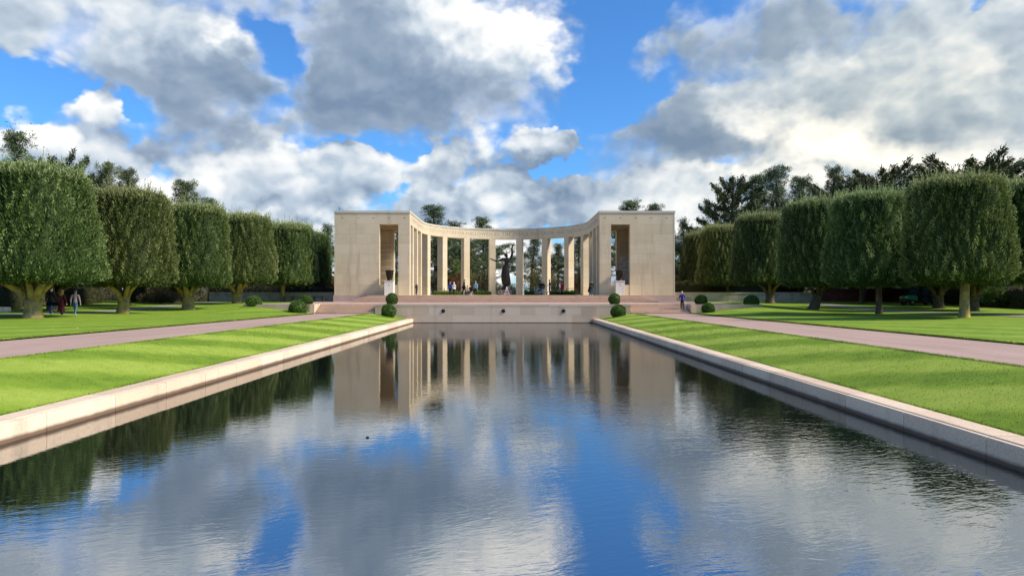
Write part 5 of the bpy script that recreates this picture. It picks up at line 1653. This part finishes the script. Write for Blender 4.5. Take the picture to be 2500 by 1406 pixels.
tree('pine', 1, 2480, 86, 410, "dense pine closing the gap at the right edge", 1.4)
tree('cypress', 2, 2270, 82, 410, "dark cypress in the dip between the two large right cypresses", 1.1, 4.5)
# shrubs behind the court
SH = {'rust': bush_mesh(61, 1.6, 2.6, 5200, M_RUST), 'olive': bush_mesh(62, 2.2, 3.6, 7000, M_OLIVE), 'green': bush_mesh(63, 2.0, 3.2, 6500, M_BOX, (.12, .24)), 'hedge': bush_mesh(64, 2.0, 2.8, 6000, M_HEDGE)}
STM = stems_mesh(3)
def shrub(kind, px, D, top, wide, label, zb=1.5):
    H0 = {'rust': 2.6, 'olive': 3.6, 'green': 3.2, 'hedge': 2.8}[kind]
    H = 2.5 + (718 - top) * D / F - zb
    t = empty("shrub", (bp(px, D), D, zb), 0, label, "shrub", "shrubs behind the court")
    o = link("foliage", SH[kind], t, None, rnd.uniform(0, 6)); o.scale = (wide, wide, H / H0)
    o = link("stems", STM, t, None, rnd.uniform(0, 6)); o.scale = (wide, wide, H / H0)
for a in (('hedge', 1062, 113, 668, 1.0, "brownish shrub at the left end of the court"), ('rust', 1118, 113.5, 665, 1.0, "red autumn shrub behind the blue and white jackets"), ('green', 1132, 115, 640, .8, "dark green shrub right of the red shrub"),
          ('olive', 1165, 114, 668, .8, "olive shrub behind the light blue jacket"), ('hedge', 1188, 114, 662, .8, "brown shrub just left of the statue gap"), ('olive', 1222, 115, 690, .6, "low olive shrub behind the statue"), ('olive', 1250, 116, 690, .7, "small olive shrub right behind the pedestal"),
          ('olive', 1300, 113.5, 655, .95, "yellow-green shrub behind the wheelchair"), ('olive', 1352, 114, 662, .95, "yellow-green shrub behind the bending person"), ('rust', 1392, 113.5, 672, .8, "reddish shrub behind the red coat"), ('hedge', 1415, 114, 660, .9, "brown shrub at the right end of the court"),
          ('olive', 1518, 112.8, 668, .7, "yellow-green shrub seen through the right block opening"), ('green', 962, 112.8, 665, .7, "dark shrub seen through the left block opening"), ('olive', 1660, 98, 672, .8, "olive shrub at the corner of the right block"), ('rust', 800, 98, 672, .9, "rusty shrub at the corner of the left block"),
          ('green', 2440, 66, 690, .7, "small leafy shrub at the right edge of the lawn"), ('hedge', 395, 78, 698, .9, "dark leafy shrub at the left end of the boundary wall")):
    shrub(*a, **({'zb': 1.1} if a[2] < 70 else {}))

# --- short grass blades on the banks and the edges of the lawns
def blades():
    rg = np.random.default_rng(99)
    parts = []
    for s in (-1, 1):
        n = 26000
        y = 9 + rg.uniform(0, 1, n) ** 2.0 * 34
        x = s * rg.uniform(8.42, 11.28, n)
        z = bank_z(x, y)
        P = np.stack([x, y, z - .004], 1)
        d = rg.normal(0, .45, (n, 3)) + np.array([0, 0, 1.0])
        k = 1 + (y - 9) / 30
        parts.append(leaves(P, d, rg.uniform(.012, .026, n) * k, rg.uniform(.006, .012, n) * k, rg.uniform(.3, 1, n), rg))
        n = 30000     # fringe along the path and lawn edges
        y = 10 + rg.uniform(0, 1, n) ** 1.4 * 50
        e = rg.integers(0, 3, n)
        x = s * np.where(e == 0, 8.41 + np.abs(rg.normal(0, .03, n)), np.where(e == 1, 11.29 + rg.normal(0, .02, n), 16.46 + np.abs(rg.normal(0, .03, n))))
        z = np.where(e < 2, bank_z(x, y), lawn_z(x, y))
        P = np.stack([x, y, z - .004], 1)
        d = rg.normal(0, .5, (n, 3)) + np.array([0, 0, 1.0])
        k = 1 + (y - 9) / 40
        parts.append(leaves(P, d, rg.uniform(.025, .05, n) * k, rg.uniform(.007, .013, n) * k, rg.uniform(.3, 1, n), rg))
    return merge(parts)
o = link("grass", np_mesh2(blades(), M_BLADE, "grass"))
tag(o, "short mown grass on the banks along the pool", "grass", kind='stuff')
# a few pale fallen leaves on the lawns
def litter():
    rg = np.random.default_rng(5)
    n = 90
    s = rg.choice([-1, 1], n)
    x = s * np.where(rg.uniform(0, 1, n) < .25, rg.uniform(8.6, 11.2, n), rg.uniform(16.6, 30, n)); y = rg.uniform(14, 64, n)
    z = np.where(np.abs(x) < 12, bank_z(x, y), lawn_z(x, y)) + .03
    d = rg.normal(0, 1, (n, 3)) * np.array([1, 1, .25])
    return leaves(np.stack([x, y, z], 1), d, rg.uniform(.04, .08, n), rg.uniform(.03, .05, n), rg.uniform(.5, 1, n), rg)
o = link("leaves", np_mesh2(litter(), plain("pale_dead_leaf", (.45, .40, .26), .8), "leaves"))
tag(o, "pale fallen leaves scattered over the lawns", "leaves", kind='stuff')
